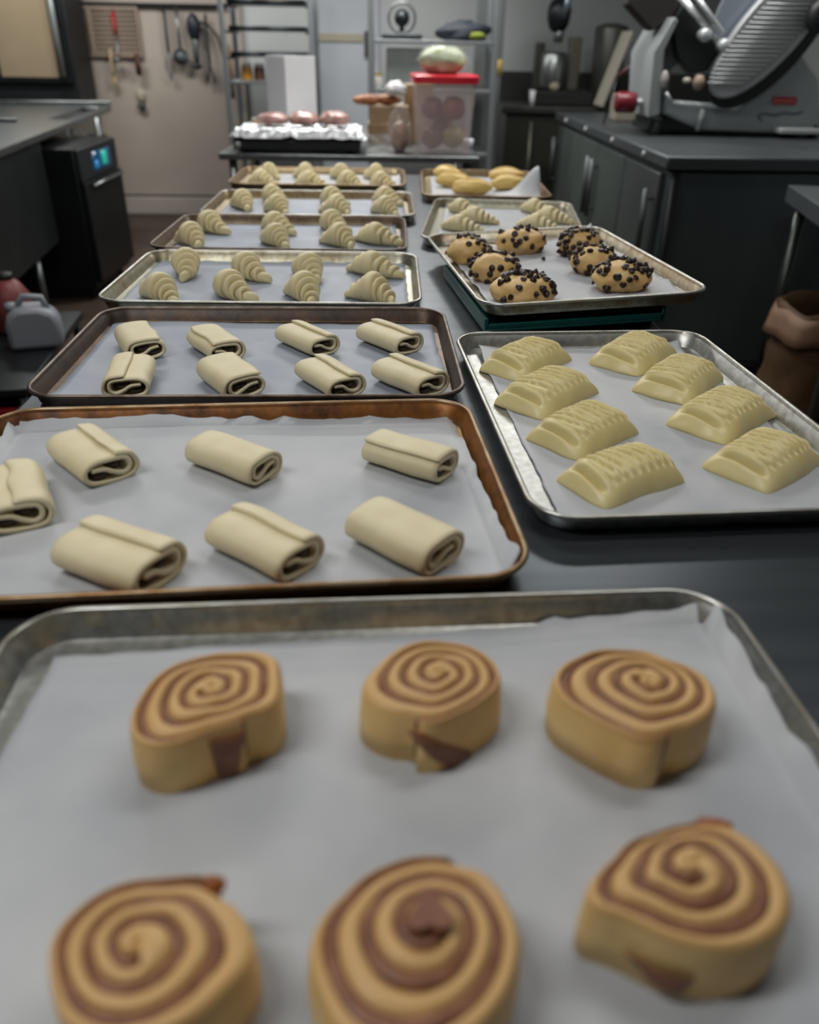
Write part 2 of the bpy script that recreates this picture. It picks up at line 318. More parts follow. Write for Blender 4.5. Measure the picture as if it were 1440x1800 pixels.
# ------------------------------------------------------------ chocolate-filled rolls
def scroll_roll(label,group,x,y,ang,L,seed,kind='top',sc=1.0,fl=0,mirror=1,closed=False,wf=1.25,thick=4.9):
    rnd=random.Random(seed); t=thing('chocolate_roll',label,'pastry',(x,y,PZ),ang,group)
    j=lambda a:rnd.uniform(-a,a)
    P=[(15,3.5),(4,2+j(1)),(-5,-4.5+j(1)),(-14,-7.5),(-20,-2),(-18,8),(-4,10.8),(13,10.6),(21.5,4),(21,-6),(12,-11.5),(-8,-13.5),(-22,-11),(-27.5,-1),(-22,11.5)]
    if closed: P[0]=(13,2); P[1]=(3,0)
    if kind=='top': P+=[(-10,15),(-2+fl,15.3)]
    elif kind=='far': P+=[(-4,15.2),(12+fl,14.6)]
    elif kind=='wrap': P+=[(-4,15.2),(14,14.8),(26,8),(28,-4),(20,-15),(4,-17.5)]
    P=[Vector((mirror*a,b)) for a,b in P]; path=crom(P,5); n=len(path); T=thick if kind!='wrap' else 4.6
    zb=-16.2 if kind!='wrap' else -18.6
    ns=14; vs=[]; prof=[]
    for i in range(ns+1):
        u=i/ns; yy=(u-.5)*L; endf=min(u,1-u)*ns; th=T*(.72 if endf<.5 else (.94 if endf<1.5 else 1)); yy+= (0 if endf>=.5 else (.001 if u<.5 else -.001))
        sw=1+.05*noise.noise(Vector((u*2.3,seed,0))); sh=1+.06*noise.noise(Vector((u*2.1,seed,5))); bx=2.2*noise.noise(Vector((u*1.7,seed,9)))
        cut=1-(.035 if kind=='top' else .010)*(.5+noise.noise(Vector((u*2.5,seed,3))))
        for side in (1,-1):
            for q in range(n):
                s=q/(n-1)*cut*(n-1); q0=min(int(s),n-2); c=path[q0].lerp(path[q0+1],s-q0); d=(path[q0+1]-path[q0]).normalized(); nn=Vector((-d.y,d.x))
                tt_=th/2*(1 if q<n-2 else (.8 if q<n-1 else .35)); c=c+nn*tt_*side
                X=(c.x*sw+bx)*sc*wf; Z=max((c.y*sh-zb)*sc,.0)
                vs.append((X*.001,yy,Z*.001))
    R=2*n; fs=[]
    for i in range(ns):
        for q in range(n-1):
            a,b=i*R,(i+1)*R; fs.append((a+q,a+q+1,b+q+1,b+q)); fs.append((a+n+q+1,a+n+q,b+n+q,b+n+q+1))
        fs.append((a,b,b+n,a+n)); fs.append((a+n-1,a+2*n-1,b+2*n-1,b+n-1))
    for i in (0,ns):
        a=i*R
        for q in range(n-1): fs.append((a+q,a+n+q,a+n+q+1,a+q+1))
    mb=MB().add([(v[1],v[0],v[2]) for v in vs],fs); mb.build('dough',dough,t)
    for (cx,cy) in ((-6,3.0),(8,-4.2)):
        bt=MB(); cx*=mirror; ring=[]
        for k in range(12):
            a=2*PI*k/12; ring.append((cx+(7.2 if not closed else 5.2)*math.cos(a),cy+(4.1 if not closed else 2.6)*math.sin(a)))
        e=L/2-.003-rnd.random()*.002; v2=[(xx,(p[0]*sc*wf)*.001,(p[1]-zb)*sc*.001) for xx in(-e,e) for p in ring]
        bt.add(v2,[tuple(range(12)),tuple(range(23,11,-1))]+[(k,k+12,(k+1)%12+12,(k+1)%12) for k in range(12)])
        bt.build('chocolate_stick',choc,t)
    return t
# (x, y, heading, kind, flap, mirror, closed, scale, label)
gB='large chocolate rolls on the rust-stained pan'
CH2=[(-.4275,.8025,-1.10,'top',4,-1,0,1.05,'unbaked chocolate roll cut off by the left edge of the photo, on the rust-stained pan'),
(-.373,.9075,-.85,'top',-6,-1,0,1.05,'unbaked chocolate roll with a slit-like opening, back left on the rust-stained pan'),
(-.192,.9035,-.60,'wrap',0,1,0,.92,'smooth unbaked chocolate roll showing two chocolate dots, back middle on the rust-stained pan'),
(.0295,.910,-.60,'far',8,-1,0,.98,'unbaked chocolate roll with a curled loose flap, back right on the rust-stained pan'),
(-.272,.676,-.50,'top',-2,-1,1,1.12,'fat unbaked chocolate roll with a long seam, front left on the rust-stained pan'),
(-.129,.7055,-.66,'top',-4,-1,0,1.05,'unbaked chocolate roll with a wavy top seam, front middle on the rust-stained pan'),
(.0195,.7175,-.74,'wrap',0,1,1,1.0,'smooth seamless unbaked roll with a pinched end, front right on the rust-stained pan')]
gC='small chocolate rolls on the blackened pan'
CH3=[(-.4265,1.3565,-1.12,'far',8,1,0,.96,'flat chocolate roll with open oval holes, back row leftmost on the blackened pan'),
(-.299,1.3475,-1.0,'far',6,-1,0,.94,'chocolate roll with a wide top flap, back row second from left on the blackened pan'),
(-.1425,1.376,-.88,'top',-4,-1,0,.94,'chocolate roll with a straight narrow seam, back row third from left on the blackened pan'),
(.0045,1.3875,-.84,'top',-2,-1,0,.96,'chocolate roll beside the right wall, back row rightmost on the blackened pan'),
(-.3965,1.1875,-1.42,'top',3,1,0,1.0,'chocolate roll facing straight to the front, front row leftmost on the blackened pan'),
(-.2405,1.1875,-1.0,'far',10,1,0,1.0,'chocolate roll with a drooping right lip, front row second from left on the blackened pan'),
(-.091,1.1885,-.98,'top',-3,-1,0,.97,'chocolate roll with a dark speck, front row third from left on the blackened pan'),
(.0355,1.1935,-.86,'top',-3,-1,0,1.0,'chocolate roll nearest the right front corner of the blackened pan')]
for i,(x,y,a,k,fl,mi,cl,sc,lab) in enumerate(CH2): scroll_roll(lab,gB,x,y,a,.112,11+i,k,sc*1.12,fl,mi,bool(cl),(1.12,1.14,1.0,1.0,1.12,1.08,1.05)[i],5.7)
for i,(x,y,a,k,fl,mi,cl,sc,lab) in enumerate(CH3): scroll_roll(lab,gC,x,y,a,.112,31+i,k,sc*1.16,fl,mi,bool(cl),1.12,4.9)

# ------------------------------------------------------------ croissants
def croissant_proto(seed,Lh=.068,R=.0285,striped=False,hidden=False):
    rnd=random.Random(seed); t=thing('croissant','x','croissant')
    bands=[(-.22,.18,1.0),(.10,.42,.83),(.34,.65,.67),(.57,.86,.51),(-.46,-.14,.83),(-.68,-.38,.67),(-.88,-.60,.51)]
    def center(u): return Vector((u*Lh, .010*(u*u)*(1 if seed%2 else -1), 0))
    fr=[.55,.46,.37,.29,.46,.37,.29]
    def section(u,r,th,k):
        c=center(u); zc=r*.88+.001; rr=r*(1+.05*noise.noise(Vector((u*2+k,math.cos(th)*1.1,math.sin(th)*1.1+seed))))
        y=math.cos(th)*rr; z=zc+math.sin(th)*rr*.94
        return Vector((c.x,c.y+y,max(z,0)))
    NT=30
    for k,(a,b,s) in enumerate(bands):
        d=1 if k<4 else -1
        # inner end thick, outer end = rolled lip
        ri=R*s*1.02; ro=R*s; th0=rnd.uniform(0,6.28); sl=.065 if k else .05
        if k==0: prof=[(a+.05,.70),(a-.005,.84),(a-.005,.96),(a+.025,1.05),(a+.10,1.08),((a+b)/2,1.09),(b-.10,1.08),(b-.025,1.05),(b+.005,.96),(b+.005,.84),(b-.05,.70)]
        else:
            i0,o0=(a,b) if d>0 else (b,a); w_=abs(b-a)
            prof=[(i0,.98),(i0+d*w_*.35,1.02),(i0+d*w_*.60,1.10),(i0+d*w_*.80,1.13),(i0+d*w_*.93,1.10),(o0,1.0),(o0+d*.005,.88),(o0-d*.07,.70)]
        vs=[];
        for (u,q) in prof:
            for i in range(NT):
                th=2*PI*i/NT; uu=u+sl*math.sin(th+th0)+.012*noise.noise(Vector((math.cos(th)*1.5,math.sin(th)*1.5,k+seed)))
                vs.append(section(uu,R*s*q,th,k))
        m_=len(prof); fs=[(i*NT+q,i*NT+(q+1)%NT,(i+1)*NT+(q+1)%NT,(i+1)*NT+q) for i in range(m_-1) for q in range(NT)]
        fs+=[tuple(range(NT-1,-1,-1)),tuple((m_-1)*NT+q for q in range(NT))]
        mm=dough_cr
        MB().add(vs,fs).build('dough_layer',mm,t)
        if striped and k in (1,2,4,5):
            # thin chocolate stripe lying against the layer's outer lip
            uo=(b if d>0 else a); pts=[section(uo+sl*math.sin(th+th0)+d*.004,R*s*.86,th,k) for th in [PI*(-.1+1.2*q/16) for q in range(17)]]
            MB().tube(pts,.0022,6).build('chocolate_stripe',mat('chocolate_stripe','6d5238',.5,0,'7c6248',30),t)
    for d in (1,-1):
        prof=[(.74,.40),(.92,.40),(1.02,.38),(1.10,.32),(1.15,.22),(1.165,.06)]; vs=[]
        bend=rnd.uniform(-.006,.006)
        for (u,q) in prof:
            for i in range(16):
                th=2*PI*i/16; v=section(d*u,R*q*(1 if d>0 else .9),th,9+d); v.y+=bend*max(0,u-.85)*6; vs.append(v)
        m_=len(prof); fs=[(i*16+q,i*16+(q+1)%16,(i+1)*16+(q+1)%16,(i+1)*16+q) for i in range(m_-1) for q in range(16)]
        fs+=[tuple(range(15,-1,-1)),tuple((m_-1)*16+q for q in range(16))]
        MB().add(vs,fs).build('tip',dough_cr,t)
    return t
protos=[croissant_proto(3,.060,.0300),croissant_proto(4,.056,.0295),croissant_proto(7,.066,.0285),croissant_proto(10,.056,.0305)]
sproto=croissant_proto(5,.066,.024,striped=True)
used=set()
def place_cr(p,x,y,a,label,group):
    if id(p) not in used:
        used.add(id(p)); p.location=(x,y,PZ); p.rotation_euler=(0,0,a); p['label']=label; p['group']=group; return p
    return copy_thing(p,(x,y,PZ),a,label,group)
ordn=['leftmost','second from left','third from left','rightmost']
CR4=[(-.462,1.885,-1.2,3,'round croissant seen end-on, back row leftmost on the bright-rimmed silver pan'),
(-.320,1.862,-.92,0,'long croissant with pointed front tip, back row second from left on bright-rimmed pan'),
(-.178,1.866,-1.05,1,'croissant with a gaping fold, back row third from left on the bright-rimmed silver pan'),
(-.030,1.893,-.55,2,'long slim croissant with two thin tips, back row rightmost on the bright-rimmed silver pan'),
(-.468,1.668,-.75,1,'short croissant with an open dark fold, front row leftmost on the bright-rimmed silver pan'),
(-.330,1.695,-.85,0,'croissant with a broad left shoulder, front row second from left on the bright-rimmed silver pan'),
(-.172,1.68,-1.0,3,'plump croissant with a knotted tip, front row third from left on the bright-rimmed silver pan'),
(-.026,1.680,-.6,3,'plump croissant by the right wall, front row rightmost on the bright-rimmed silver pan')]
for x,y,a,p,lab in CR4: place_cr(protos[p],x,y,a,lab,'croissants on the bright-rimmed silver pan')
def row(data,pan,group):
    for i,(x,y,a,lab) in enumerate(data): place_cr(protos[(i*3+len(pan))%4],x,y,a,'layered unbaked croissant, %s on the %s'%(lab,pan),group)
row([(-.500,2.37,-.85,'back row leftmost'),(-.515,2.195,-.85,'front row leftmost'),(-.315,2.375,-.85,'back row second from left'),(-.292,2.20,-.9,'front row second from left'),
(-.157,2.405,-.95,'back row third from left'),(-.124,2.205,-.75,'front row third from left'),(-.026,2.235,-.55,'front row rightmost')],'brown-rimmed pan','croissants on the brown-rimmed pan')
row([(-.4635,2.74,-.95,'single one at the left'),(-.385,2.875,-.95,'back one of the second pair from left'),(-.3435,2.665,-.85,'front one of the second pair from left'),(-.183,2.835,-.85,'back one of the middle pair'),
(-.156,2.665,-.65,'front one of the middle pair'),(-.0015,2.865,-.9,'back one of the right-hand pair'),(-.0005,2.665,-.85,'front one of the right-hand pair')],'dull silver pan','croissants on the dull silver pan')
row([(-.465,3.42,-.7,'back row leftmost'),(-.47,3.22,-.5,'front row leftmost'),(-.32,3.42,-.8,'back row second from left'),(-.289,3.22,-.6,'front row second from left'),
(-.180,3.43,-.9,'back row third from left'),(-.143,3.22,-.7,'front row third from left'),(-.04,3.42,-.9,'back row rightmost'),(-.018,3.22,-.9,'front row rightmost')],'farthest left pan','croissants on the farthest left pan')
for i,(x,y,a,lab) in enumerate([(.243,2.70,-.9,'back one of the left trio'),(.275,2.56,-.6,'middle one of the left trio'),(.215,2.42,-.6,'front one of the left trio'),
(.486,2.72,-.85,'back one of the right trio'),(.51,2.58,-.75,'middle one of the right trio'),(.445,2.45,-.6,'front one of the right trio')]):
    place_cr(sproto,x,y,a,'slim croissant with brown filling stripes, %s'%lab,'striped croissants on the right')
# ------------------------------------------------------------ slashed lattice pastries
def lattice_pastry(label,x,y,ang,a,b,seed):
    t=thing('lattice_pastry',label,'pastry',(x,y,PZ),ang,'slashed pastries on the right-hand pan')
    nx,ny=104,44; H=.029; ns=8
    def foot(u,v):
        X=a*u*(1+.03*v*v*(1 if u>0 else -1)); Y=b*v*(1-.05*(1-u*u))
        if u<0: Y*=1-.10*abs(u)**6
        rr=min(1,abs(u))**10*min(1,abs(v))**10; X*=1-.035*rr; Y*=1-.05*rr
        X+=.0025*noise.noise(Vector((u*1.5,v*2,seed))); Y+=.003*noise.noise(Vector((u*2,v*1.5,seed+4))); return X,Y
    def top(u,v):
        eu=max(0,1-abs(u)**(2.6 if u<0 else 4.5))**(.72 if u<0 else .55); ev=max(0,1-abs(v)**2.7)**.58
        e=eu*ev
        z=H*e*(1+.10*noise.noise(Vector((u*1.6,v*1.3,seed))))
        if -.62<u<.97:
            q=(u+.62+.05*v+.014*noise.noise(Vector((u*3,v*2,seed))))/1.57*ns; fq=q-math.floor(q)
            win=max(0,min(1,(v+.68)/.10))*max(0,min(1,(.88-v)/.18))*min(1,e*2)
            z+=win*(0.0060*(1-fq)**1.2-.0070*math.exp(-((fq-.95)/.09)**2)-.0055*math.exp(-((fq-.03)/.05)**2))
            z-=.0035*math.exp(-((v+.62)/.07)**2)*math.exp(-((fq-.9)/.16)**2)*min(1,e*2)
        uc=-.76+.05*v+.05*math.cos(seed)*.3
        mo=math.exp(-((u-uc)/.042)**4)*max(0,1-(abs(v+.02)/.70)**3)
        z-=.017*mo*min(1,e*1.6)
        z+=.0045*math.exp(-((u-uc-.10)/.045)**2)*max(0,1-abs(v/.8)**3)+.002*math.exp(-((u-uc+.10)/.04)**2)*max(0,1-abs(v/.7)**3)
        return z
    vs=[]
    for j in range(ny+1):
        for i in range(nx+1):
            u=-1+2*i/nx; v=-1+2*j/ny; u=math.copysign(abs(u)**.9,u); v=math.sin(v*PI/2); X,Y=foot(u,v); z=top(u,v)
            vs.append((X,Y,max(z,0)+.005*(1-abs(u)**12)*(1-abs(v)**12)))
    k=len(vs); W_=nx+1
    fs=[(j*W_+i,j*W_+i+1,(j+1)*W_+i+1,(j+1)*W_+i) for j in range(ny) for i in range(nx)]
    bord=[i for i in range(nx+1)]+[j*W_+nx for j in range(1,ny+1)]+[ny*W_+i for i in range(nx-1,-1,-1)]+[j*W_ for j in range(ny-1,0,-1)]
    for q in bord: X,Y,z=vs[q]; vs.append((X*.97,Y*.96,0))
    m_=len(bord)
    for q in range(m_): fs.append((bord[q],k+q,k+(q+1)%m_,bord[(q+1)%m_]))
    fs.append(tuple(k+q for q in range(m_)))
    MB().add(vs,fs).build('dough',dough_y,t)
    fb=MB().blob((-.76*a,-.0005,.0085),(.0035,b*.46,.0036),seed,.3,3); fb.build('filling',mat('apple_filling','c9a778',.4,0,'b58d5c',60,bump=.6,bscale=120,coat=.3),t)
    return t
BR=[([.151,1.265],[.226,1.212],[.323,1.32],'slashed pastry, back left on the silver pan, beside the left wall'),
([.161,1.129],[.229,1.051],[.335,1.163],'slashed pastry, second from the back in the left row'),
([.188,.993],[.27,.941],[.361,1.021],'slashed pastry, third from the back in the left row, with a narrow slit'),
([.208,.868],[.285,.822],[.381,.879],'slashed pastry nearest the front rim in the left row'),
([.34,1.294],[.414,1.228],[.527,1.359],'slashed pastry, back right on the silver pan'),
([.381,1.175],[.456,1.106],[.568,1.236],'slashed pastry, second from the back in the right row'),
([.41,1.063],[.462,.963],[.575,1.065],'slashed pastry with a wide open end, third from the back in the right row'),
([.419,.92],[.477,.839],[.571,.915],'slashed pastry cut by the right edge of the photo, nearest the front rim')]
for i,(A_,B_,C_,lab) in enumerate(BR):
    A_,B_,C_=map(Vector,(A_,B_,C_)); c=(A_+C_)/2; dl=C_-B_; L=max(.142,min(.158,dl.length*1.07)); wd=max(.092,min(.104,(B_-A_).length*1.08))
    lattice_pastry(lab,c.x,c.y+.004,math.atan2(dl.y,dl.x),L/2,wd/2,51+i)
# ------------------------------------------------------------ chocolate chip buns
pm=bpy.data.meshes.new('chip'); 
cb=MB().lathe([(.0015,0),(.0050,.0004),(.0056,.0016),(.0048,.0034),(.0028,.0058),(.0010,.0078),(.0003,.0082)],9)
cbo=cb.build('chocolate_chip',chip_m); chip_mesh=cbo.data; bpy.data.objects.remove(cbo)
Mj=Matrix.Translation(PANS['J'][0])@(Matrix.Rotation(.12,4,'Z')@Matrix.Rotation(-.038,4,'Y')@Matrix.Rotation(-.006,4,'X'))
def chip_bun(label,x,y,r,h,seed,dens,clusters,ang=0,el=1.0):
    loc=Mj@Vector((0,0,0)); # height of pan floor below this spot
    nrm=(Mj.to_3x3()@Vector((0,0,1))); o0=Mj@Vector((0,0,.0036)); z=o0.z-((x-o0.x)*nrm.x+(y-o0.y)*nrm.y)/nrm.z
    t=thing('chocolate_chip_bun',label,'bun',(x,y,z),(-.006,-.038,ang),'chocolate chip buns on the propped pan')
    def surf(d):
        k=1+.16*noise.noise(d*1.7+Vector((seed*3.1,1,seed)))+.05*noise.noise(d*4.5+Vector((seed,seed*2.3,0)))
        p=Vector((d.x*r*el,d.y*r/el,d.z*h))*k; p.z+=h*.62
        if p.z<0: p.x*=1+p.z/h*.5; p.y*=1+p.z/h*.5; p.z=0
        return p
    vs=[];nu,nv=40,24
    for j in range(nv+1):
        ph=-PI/2+PI*j/nv
        for i in range(nu): q=2*PI*i/nu; vs.append(surf(Vector((math.cos(ph)*math.cos(q),math.cos(ph)*math.sin(q),math.sin(ph)))))
    fs=[(j*nu+i,j*nu+(i+1)%nu,(j+1)*nu+(i+1)%nu,(j+1)*nu+i) for j in range(nv) for i in range(nu)]
    MB().add(vs,fs).build('dough',dough_chip,t)
    rnd=random.Random(seed); placed=[]; tries=0
    while len(placed)<dens*1.25 and tries<4000:
        tries+=1
        if rnd.random()<.72:
            cl=rnd.choice(clusters); q=math.radians(cl[0])+rnd.gauss(0,cl[2]); ph=math.radians(cl[1])+rnd.gauss(0,cl[2]*.6)
        else: q=rnd.uniform(0,2*PI); ph=rnd.uniform(-.35,1.4)
        d=Vector((math.cos(ph)*math.cos(q),math.cos(ph)*math.sin(q),math.sin(ph))); p=surf(d)
        if p.z<.004: continue
        if any((p-w_).length<.0112 for w_ in placed): continue
        placed.append(p); d1=Vector((math.cos(ph)*math.cos(q+.05),math.cos(ph)*math.sin(q+.05),math.sin(ph))); d2=Vector((math.cos(ph+.05)*math.cos(q),math.cos(ph+.05)*math.sin(q),math.sin(ph+.05)))
        n_=(surf(d1)-p).cross(surf(d2)-p).normalized()
        c=bpy.data.objects.new('chocolate_chip',chip_mesh); S.collection.objects.link(c); c.parent=t
        n_=(n_+Vector((rnd.uniform(-.35,.35),rnd.uniform(-.35,.35),rnd.uniform(-.35,.35)))).normalized()
        s=rnd.uniform(1.15,1.55); c.matrix_local=Matrix.Translation(p-n_*.0012)@n_.to_track_quat('Z','X').to_matrix().to_4x4()@Matrix.Diagonal((s,s*rnd.uniform(.85,1.1),s,1))
        if rnd.random()<.45: c.matrix_local=Matrix.Translation(p+n_*.005)@n_.to_track_quat('-Z','X').to_matrix().to_4x4()@Matrix.Diagonal((s,s,s*.75,1))
# angles of chip clusters: azimuth (deg, -90 faces the camera), elevation, spread
chip_bun('chocolate chip bun with a bare left side, far left on the propped pan',.193,1.900,.047,.034,71,20,[(10,50,.5),(60,60,.5),(-20,10,.4)],0,1.0)
chip_bun('smooth-fronted chocolate chip bun, back middle on the propped pan',.326,1.985,.056,.034,72,22,[(30,50,.5),(90,70,.5),(-20,-5,.5),(-120,25,.3)],0,1.05)
chip_bun('round bun with a bald shiny patch ringed by chips, back right on the propped pan',.462,1.940,.048,.036,73,40,[(-160,20,.6),(-130,-5,.5),(120,60,.6),(20,40,.4),(180,50,.5)],0,1.0)
chip_bun('chocolate chip bun with three chips on its face, left middle on the propped pan',.236,1.735,.050,.034,74,30,[(60,50,.5),(0,10,.4),(-60,40,.25),(-100,-10,.6),(120,50,.5)],.2,1.05)
chip_bun('chocolate chip bun half hidden behind the front right bun',.456,1.775,.047,.031,75,24,[(10,45,.5),(60,60,.6),(180,40,.4)],0,1.05)
chip_bun('wide chocolate chip bun with chips along its crest, front left on the propped pan',.270,1.566,.056,.030,76,32,[(10,35,.35),(60,60,.5),(150,50,.45),(-30,15,.4),(100,60,.4)],.05,1.12)
chip_bun('wide bun studded all over with chips, front right on the propped pan',.482,1.630,.056,.033,77,34,[(-60,40,.5),(-110,30,.5),(0,30,.5),(90,60,.6),(150,40,.5)],.05,1.08)
tag(MB().lathe([(.0015,0),(.0050,.0004),(.0056,.0016),(.0048,.0034),(.0028,.0058),(.0003,.0082)],10).build('chocolate_chip',chip_m,loc=(.366,1.885,.9475),rot=(.4,.3,0)),'single loose chocolate chip lying on parchment beside the smooth-fronted bun','chocolate chip')
# ------------------------------------------------------------ yellow rolls
def yroll(label,x,y,a,L,seed):
    t=thing('yellow_roll',label,'pastry',(x,y,PZ),a,'yellow rolls on the far right pan')
    M0=Matrix.Identity(4); MB().blob((0,0,.024),(L/2,.030,.027),seed,.18,1.6,28,16,flat=0).build('dough',dough_yellow,t)
    MB().tube([(L*.42*math.cos(q),.012*math.sin(q*1.0)-.004,.026+.024*math.sin(q)) for q in [PI*(.08+.84*k/14) for k in range(15)]],.006,8).build('dough_fold',dough_yellow,t)
for i,(x,y,a,L,lab) in enumerate([(.245,3.45,-.8,.14,'back left of the left three'),(.258,3.26,-.3,.14,'middle of the left three'),(.315,3.10,-.12,.15,'front of the left three'),(.478,3.42,.2,.14,'back one of the right pair'),(.462,3.22,.55,.15,'front one of the right pair by standing paper')]):
    yroll('yellow dough roll, %s on far right pan'%lab,x,y,a,L,90+i)
# ------------------------------------------------------------ cinnamon rolls
def cinnamon_roll(label,c,outline,seed,smears,tail,hand=1,H=.0500,dome=.004,turns=4.3,base=1.03,tilt=0,nub=None,eye=0):
    t=thing('cinnamon_roll',label,'bun',(c[0],c[1],PZ),0,'cinnamon rolls on the nearest pan'); t.location=(c[0]*.9883,c[1]*.9883,PZ)
    pol=sorted((math.atan2(y,x),math.hypot(x,y)*.000988) for x,y in outline); K=len(pol)
    def R(th):
        th=(th+PI)%(2*PI)-PI
        for i in range(K):
            a0=pol[i-1][0]-(2*PI if i==0 else 0); a1=pol[i][0]
            if a0<=th<=a1 or (i==K-1 and th>a1): break
        if th>pol[-1][0]: i=K; 
        g=lambda k:(pol[k%K][0]+2*PI*(k//K),pol[k%K][1])
        p0,p1,p2,p3=g(i-2),g(i-1),g(i),g(i+1); u=(th-p1[0])/max(1e-6,p2[0]-p1[0])
        return .5*((2*p1[1])+(p2[1]-p0[1])*u+(2*p0[1]-5*p1[1]+4*p2[1]-p3[1])*u*u+(3*p1[1]-p0[1]-3*p2[1]+p3[1])*u**3)
    rk=[R(2*PI*k/72) for k in range(72)]; mean=sum(rk)/72
    def Rs(th,s):   # inner turns grow rounder
        f=(th/(2*PI)*72)%72; k=int(f); r=rk[k]+(rk[(k+1)%72]-rk[k])*(f-k); w_=s**.7
        return mean*.93*(1-w_)+r*w_
    knots=[0,.235,.46,.665,.85,1.0,1.0]; sh=turns-int(turns)
    def B(phi):   # fraction of the outline reached after phi turns, 1 at the tail
        q=turns-phi/(2*PI)                                 # turns still to go
        table=[1.0,.945,.70,.46,.22,0.0,0.0,0] if turns>4 else [1.0,.94,.65,.37,.08,0.0,0.0]
        if q>=4.99: return 0
        i=int(q); f=q-i; return table[i]+(table[i+1]-table[i])*f+(.016*noise.noise(Vector((phi*.7,seed,4))) if q>1.2 else 0)
    def pt(phi,s,z,out=1.0):
        th=hand*(phi-turns*2*PI)+tail; r=s*Rs(th,max(s,.02))
        wob=1+.02*noise.noise(Vector((math.cos(th)*2,math.sin(th)*2,seed+phi*.25)))
        return Vector((r*out*wob*math.cos(th),r*out*wob*math.sin(th),z))
    def side(z,s):    # flank bulges a little and spreads at the foot
        q=z/H; return 1+(base-1)*max(0,1-q)**1.2*s**6 +.03*math.sin(min(q,1)*PI)*s**4
    n=int(turns*52); fw=.062 if turns>4 else .085; vs=[]; sec=10
    for i in range(n+1):
        phi=.02+(turns*2*PI-.02)*i/n; so=B(phi); si=max(0.0,B(phi-2*PI)+fw*.5) if phi>2*PI else 0.0
        so2=max(so-fw*.5*(0 if turns*2*PI-phi<2*PI-.3 else 1),.012); w_=max(so2-si,.004)
        endt=min(1,(turns*2*PI-phi)/.22); 
        if endt<1: si=si+(so2-si)*(1-endt)*.8; w_=max(so2-si,.004)
        h=H+dome*(1-so)**1.1+.0022*noise.noise(Vector((math.cos(phi),math.sin(phi),phi*.2+seed)))
        h+=tilt*pt(phi,so2,0).x
        for s_,z in ((si,.0),(si,h-.006),(si+w_*.08,h-.0022),(si+w_*.28,h-.0002),(si+w_*.55,h+.0003),(si+w_*.80,h-.0008),(si+w_*.94,h-.0032),(so2,h-.0075),(so2,h*.45),(so2,0)):
            vs.append(pt(phi,s_,max(z,0),side(z,s_)))
    fs=[(i*sec+k,i*sec+k+1,(i+1)*sec+k+1,(i+1)*sec+k) for i in range(n) for k in range(sec-1)]
    fs+=[(i*sec+sec-1,i*sec,(i+1)*sec,(i+1)*sec+sec-1) for i in range(n)]
    fs+=[tuple(range(sec)),tuple(n*sec+k for k in range(sec-1,-1,-1))]
    MB().add(vs,fs).build('dough_coil',dough_bun,t)
    vs=[]; n2=int((turns-1)*52)+14
    for i in range(n2+1):
        phi=.3+((turns-1)*2*PI+.06-.3)*i/n2; a=B(phi)-fw*.75; b=B(phi)+fw*.75; a=max(a,.003)
        h=H-.0022+dome*(1-B(phi))**1.1+.0014*noise.noise(Vector((phi*2.1,seed,2)))
        h+=tilt*pt(phi,a,0).x
        if phi>(turns-1)*2*PI: h-=.012*(phi-(turns-1)*2*PI)
        for s_,z in ((a,.012),(a,h-.001),((a+b)/2,h),(b,h-.001),(b,.012)): vs.append(pt(phi,s_,z,1))
    fs=[(i*5+k,i*5+k+1,(i+1)*5+k+1,(i+1)*5+k) for i in range(n2) for k in range(4)]+[(i*5+4,i*5,(i+1)*5,(i+1)*5+4) for i in range(n2)]
    MB().add(vs,fs).build('cinnamon_swirl',cinnamon,t)
    for (a0,a1,b0,b1,z0,z1) in smears:   # azimuth range at the top, azimuth range at the foot, heights
        vs=[];nu,nv=10,14
        for j in range(nv+1):
            v=j/nv; z=z1+(z0-z1)*v; lo=math.radians(a0+(b0-a0)*v); hi=math.radians(a1+(b1-a1)*v)
            for i in range(nu+1):
                u=i/nu; th=lo+(hi-lo)*u+.03*noise.noise(Vector((v*4,u*3,seed)))*(1 if u in(0,1) else 0)
                f=(th/(2*PI)*72)%72; k=int(f); r=rk[k]+(rk[(k+1)%72]-rk[k])*(f-k)
                q=2*u-1; bul=.0016*(1-q*q)**.5 - .0006
                o_=side(z,1)*(1+.02); vs.append((math.cos(th)*(r*o_+bul),math.sin(th)*(r*o_+bul),z))
        W_=nu+1; fs=[(j*W_+i,j*W_+i+1,(j+1)*W_+i+1,(j+1)*W_+i) for j in range(nv) for i in range(nu)]
        MB().add(vs,fs).build('cinnamon_streak',cinnamon,t,solid=.0012)
    if eye:
        MB().prism([(0,-.016),(.013,.002),(.012,.009),(.005,.011),(0,.008),(-.005,.011),(-.012,.009),(-.013,.002)],0,.0030,Matrix.Translation((0,0,H+dome-.0010))@Matrix.Rotation(PI/2,4,'X')).build('heart_shaped_centre',cinnamon,t,bevel=.001)
    if nub:
        MB().blob(nub[:3],nub[3:6],seed,.25,2).build('dough_tail',mat('browned_tail','a5622c',.45,0,'8a4c22',60,bump=.4),t)
    return t
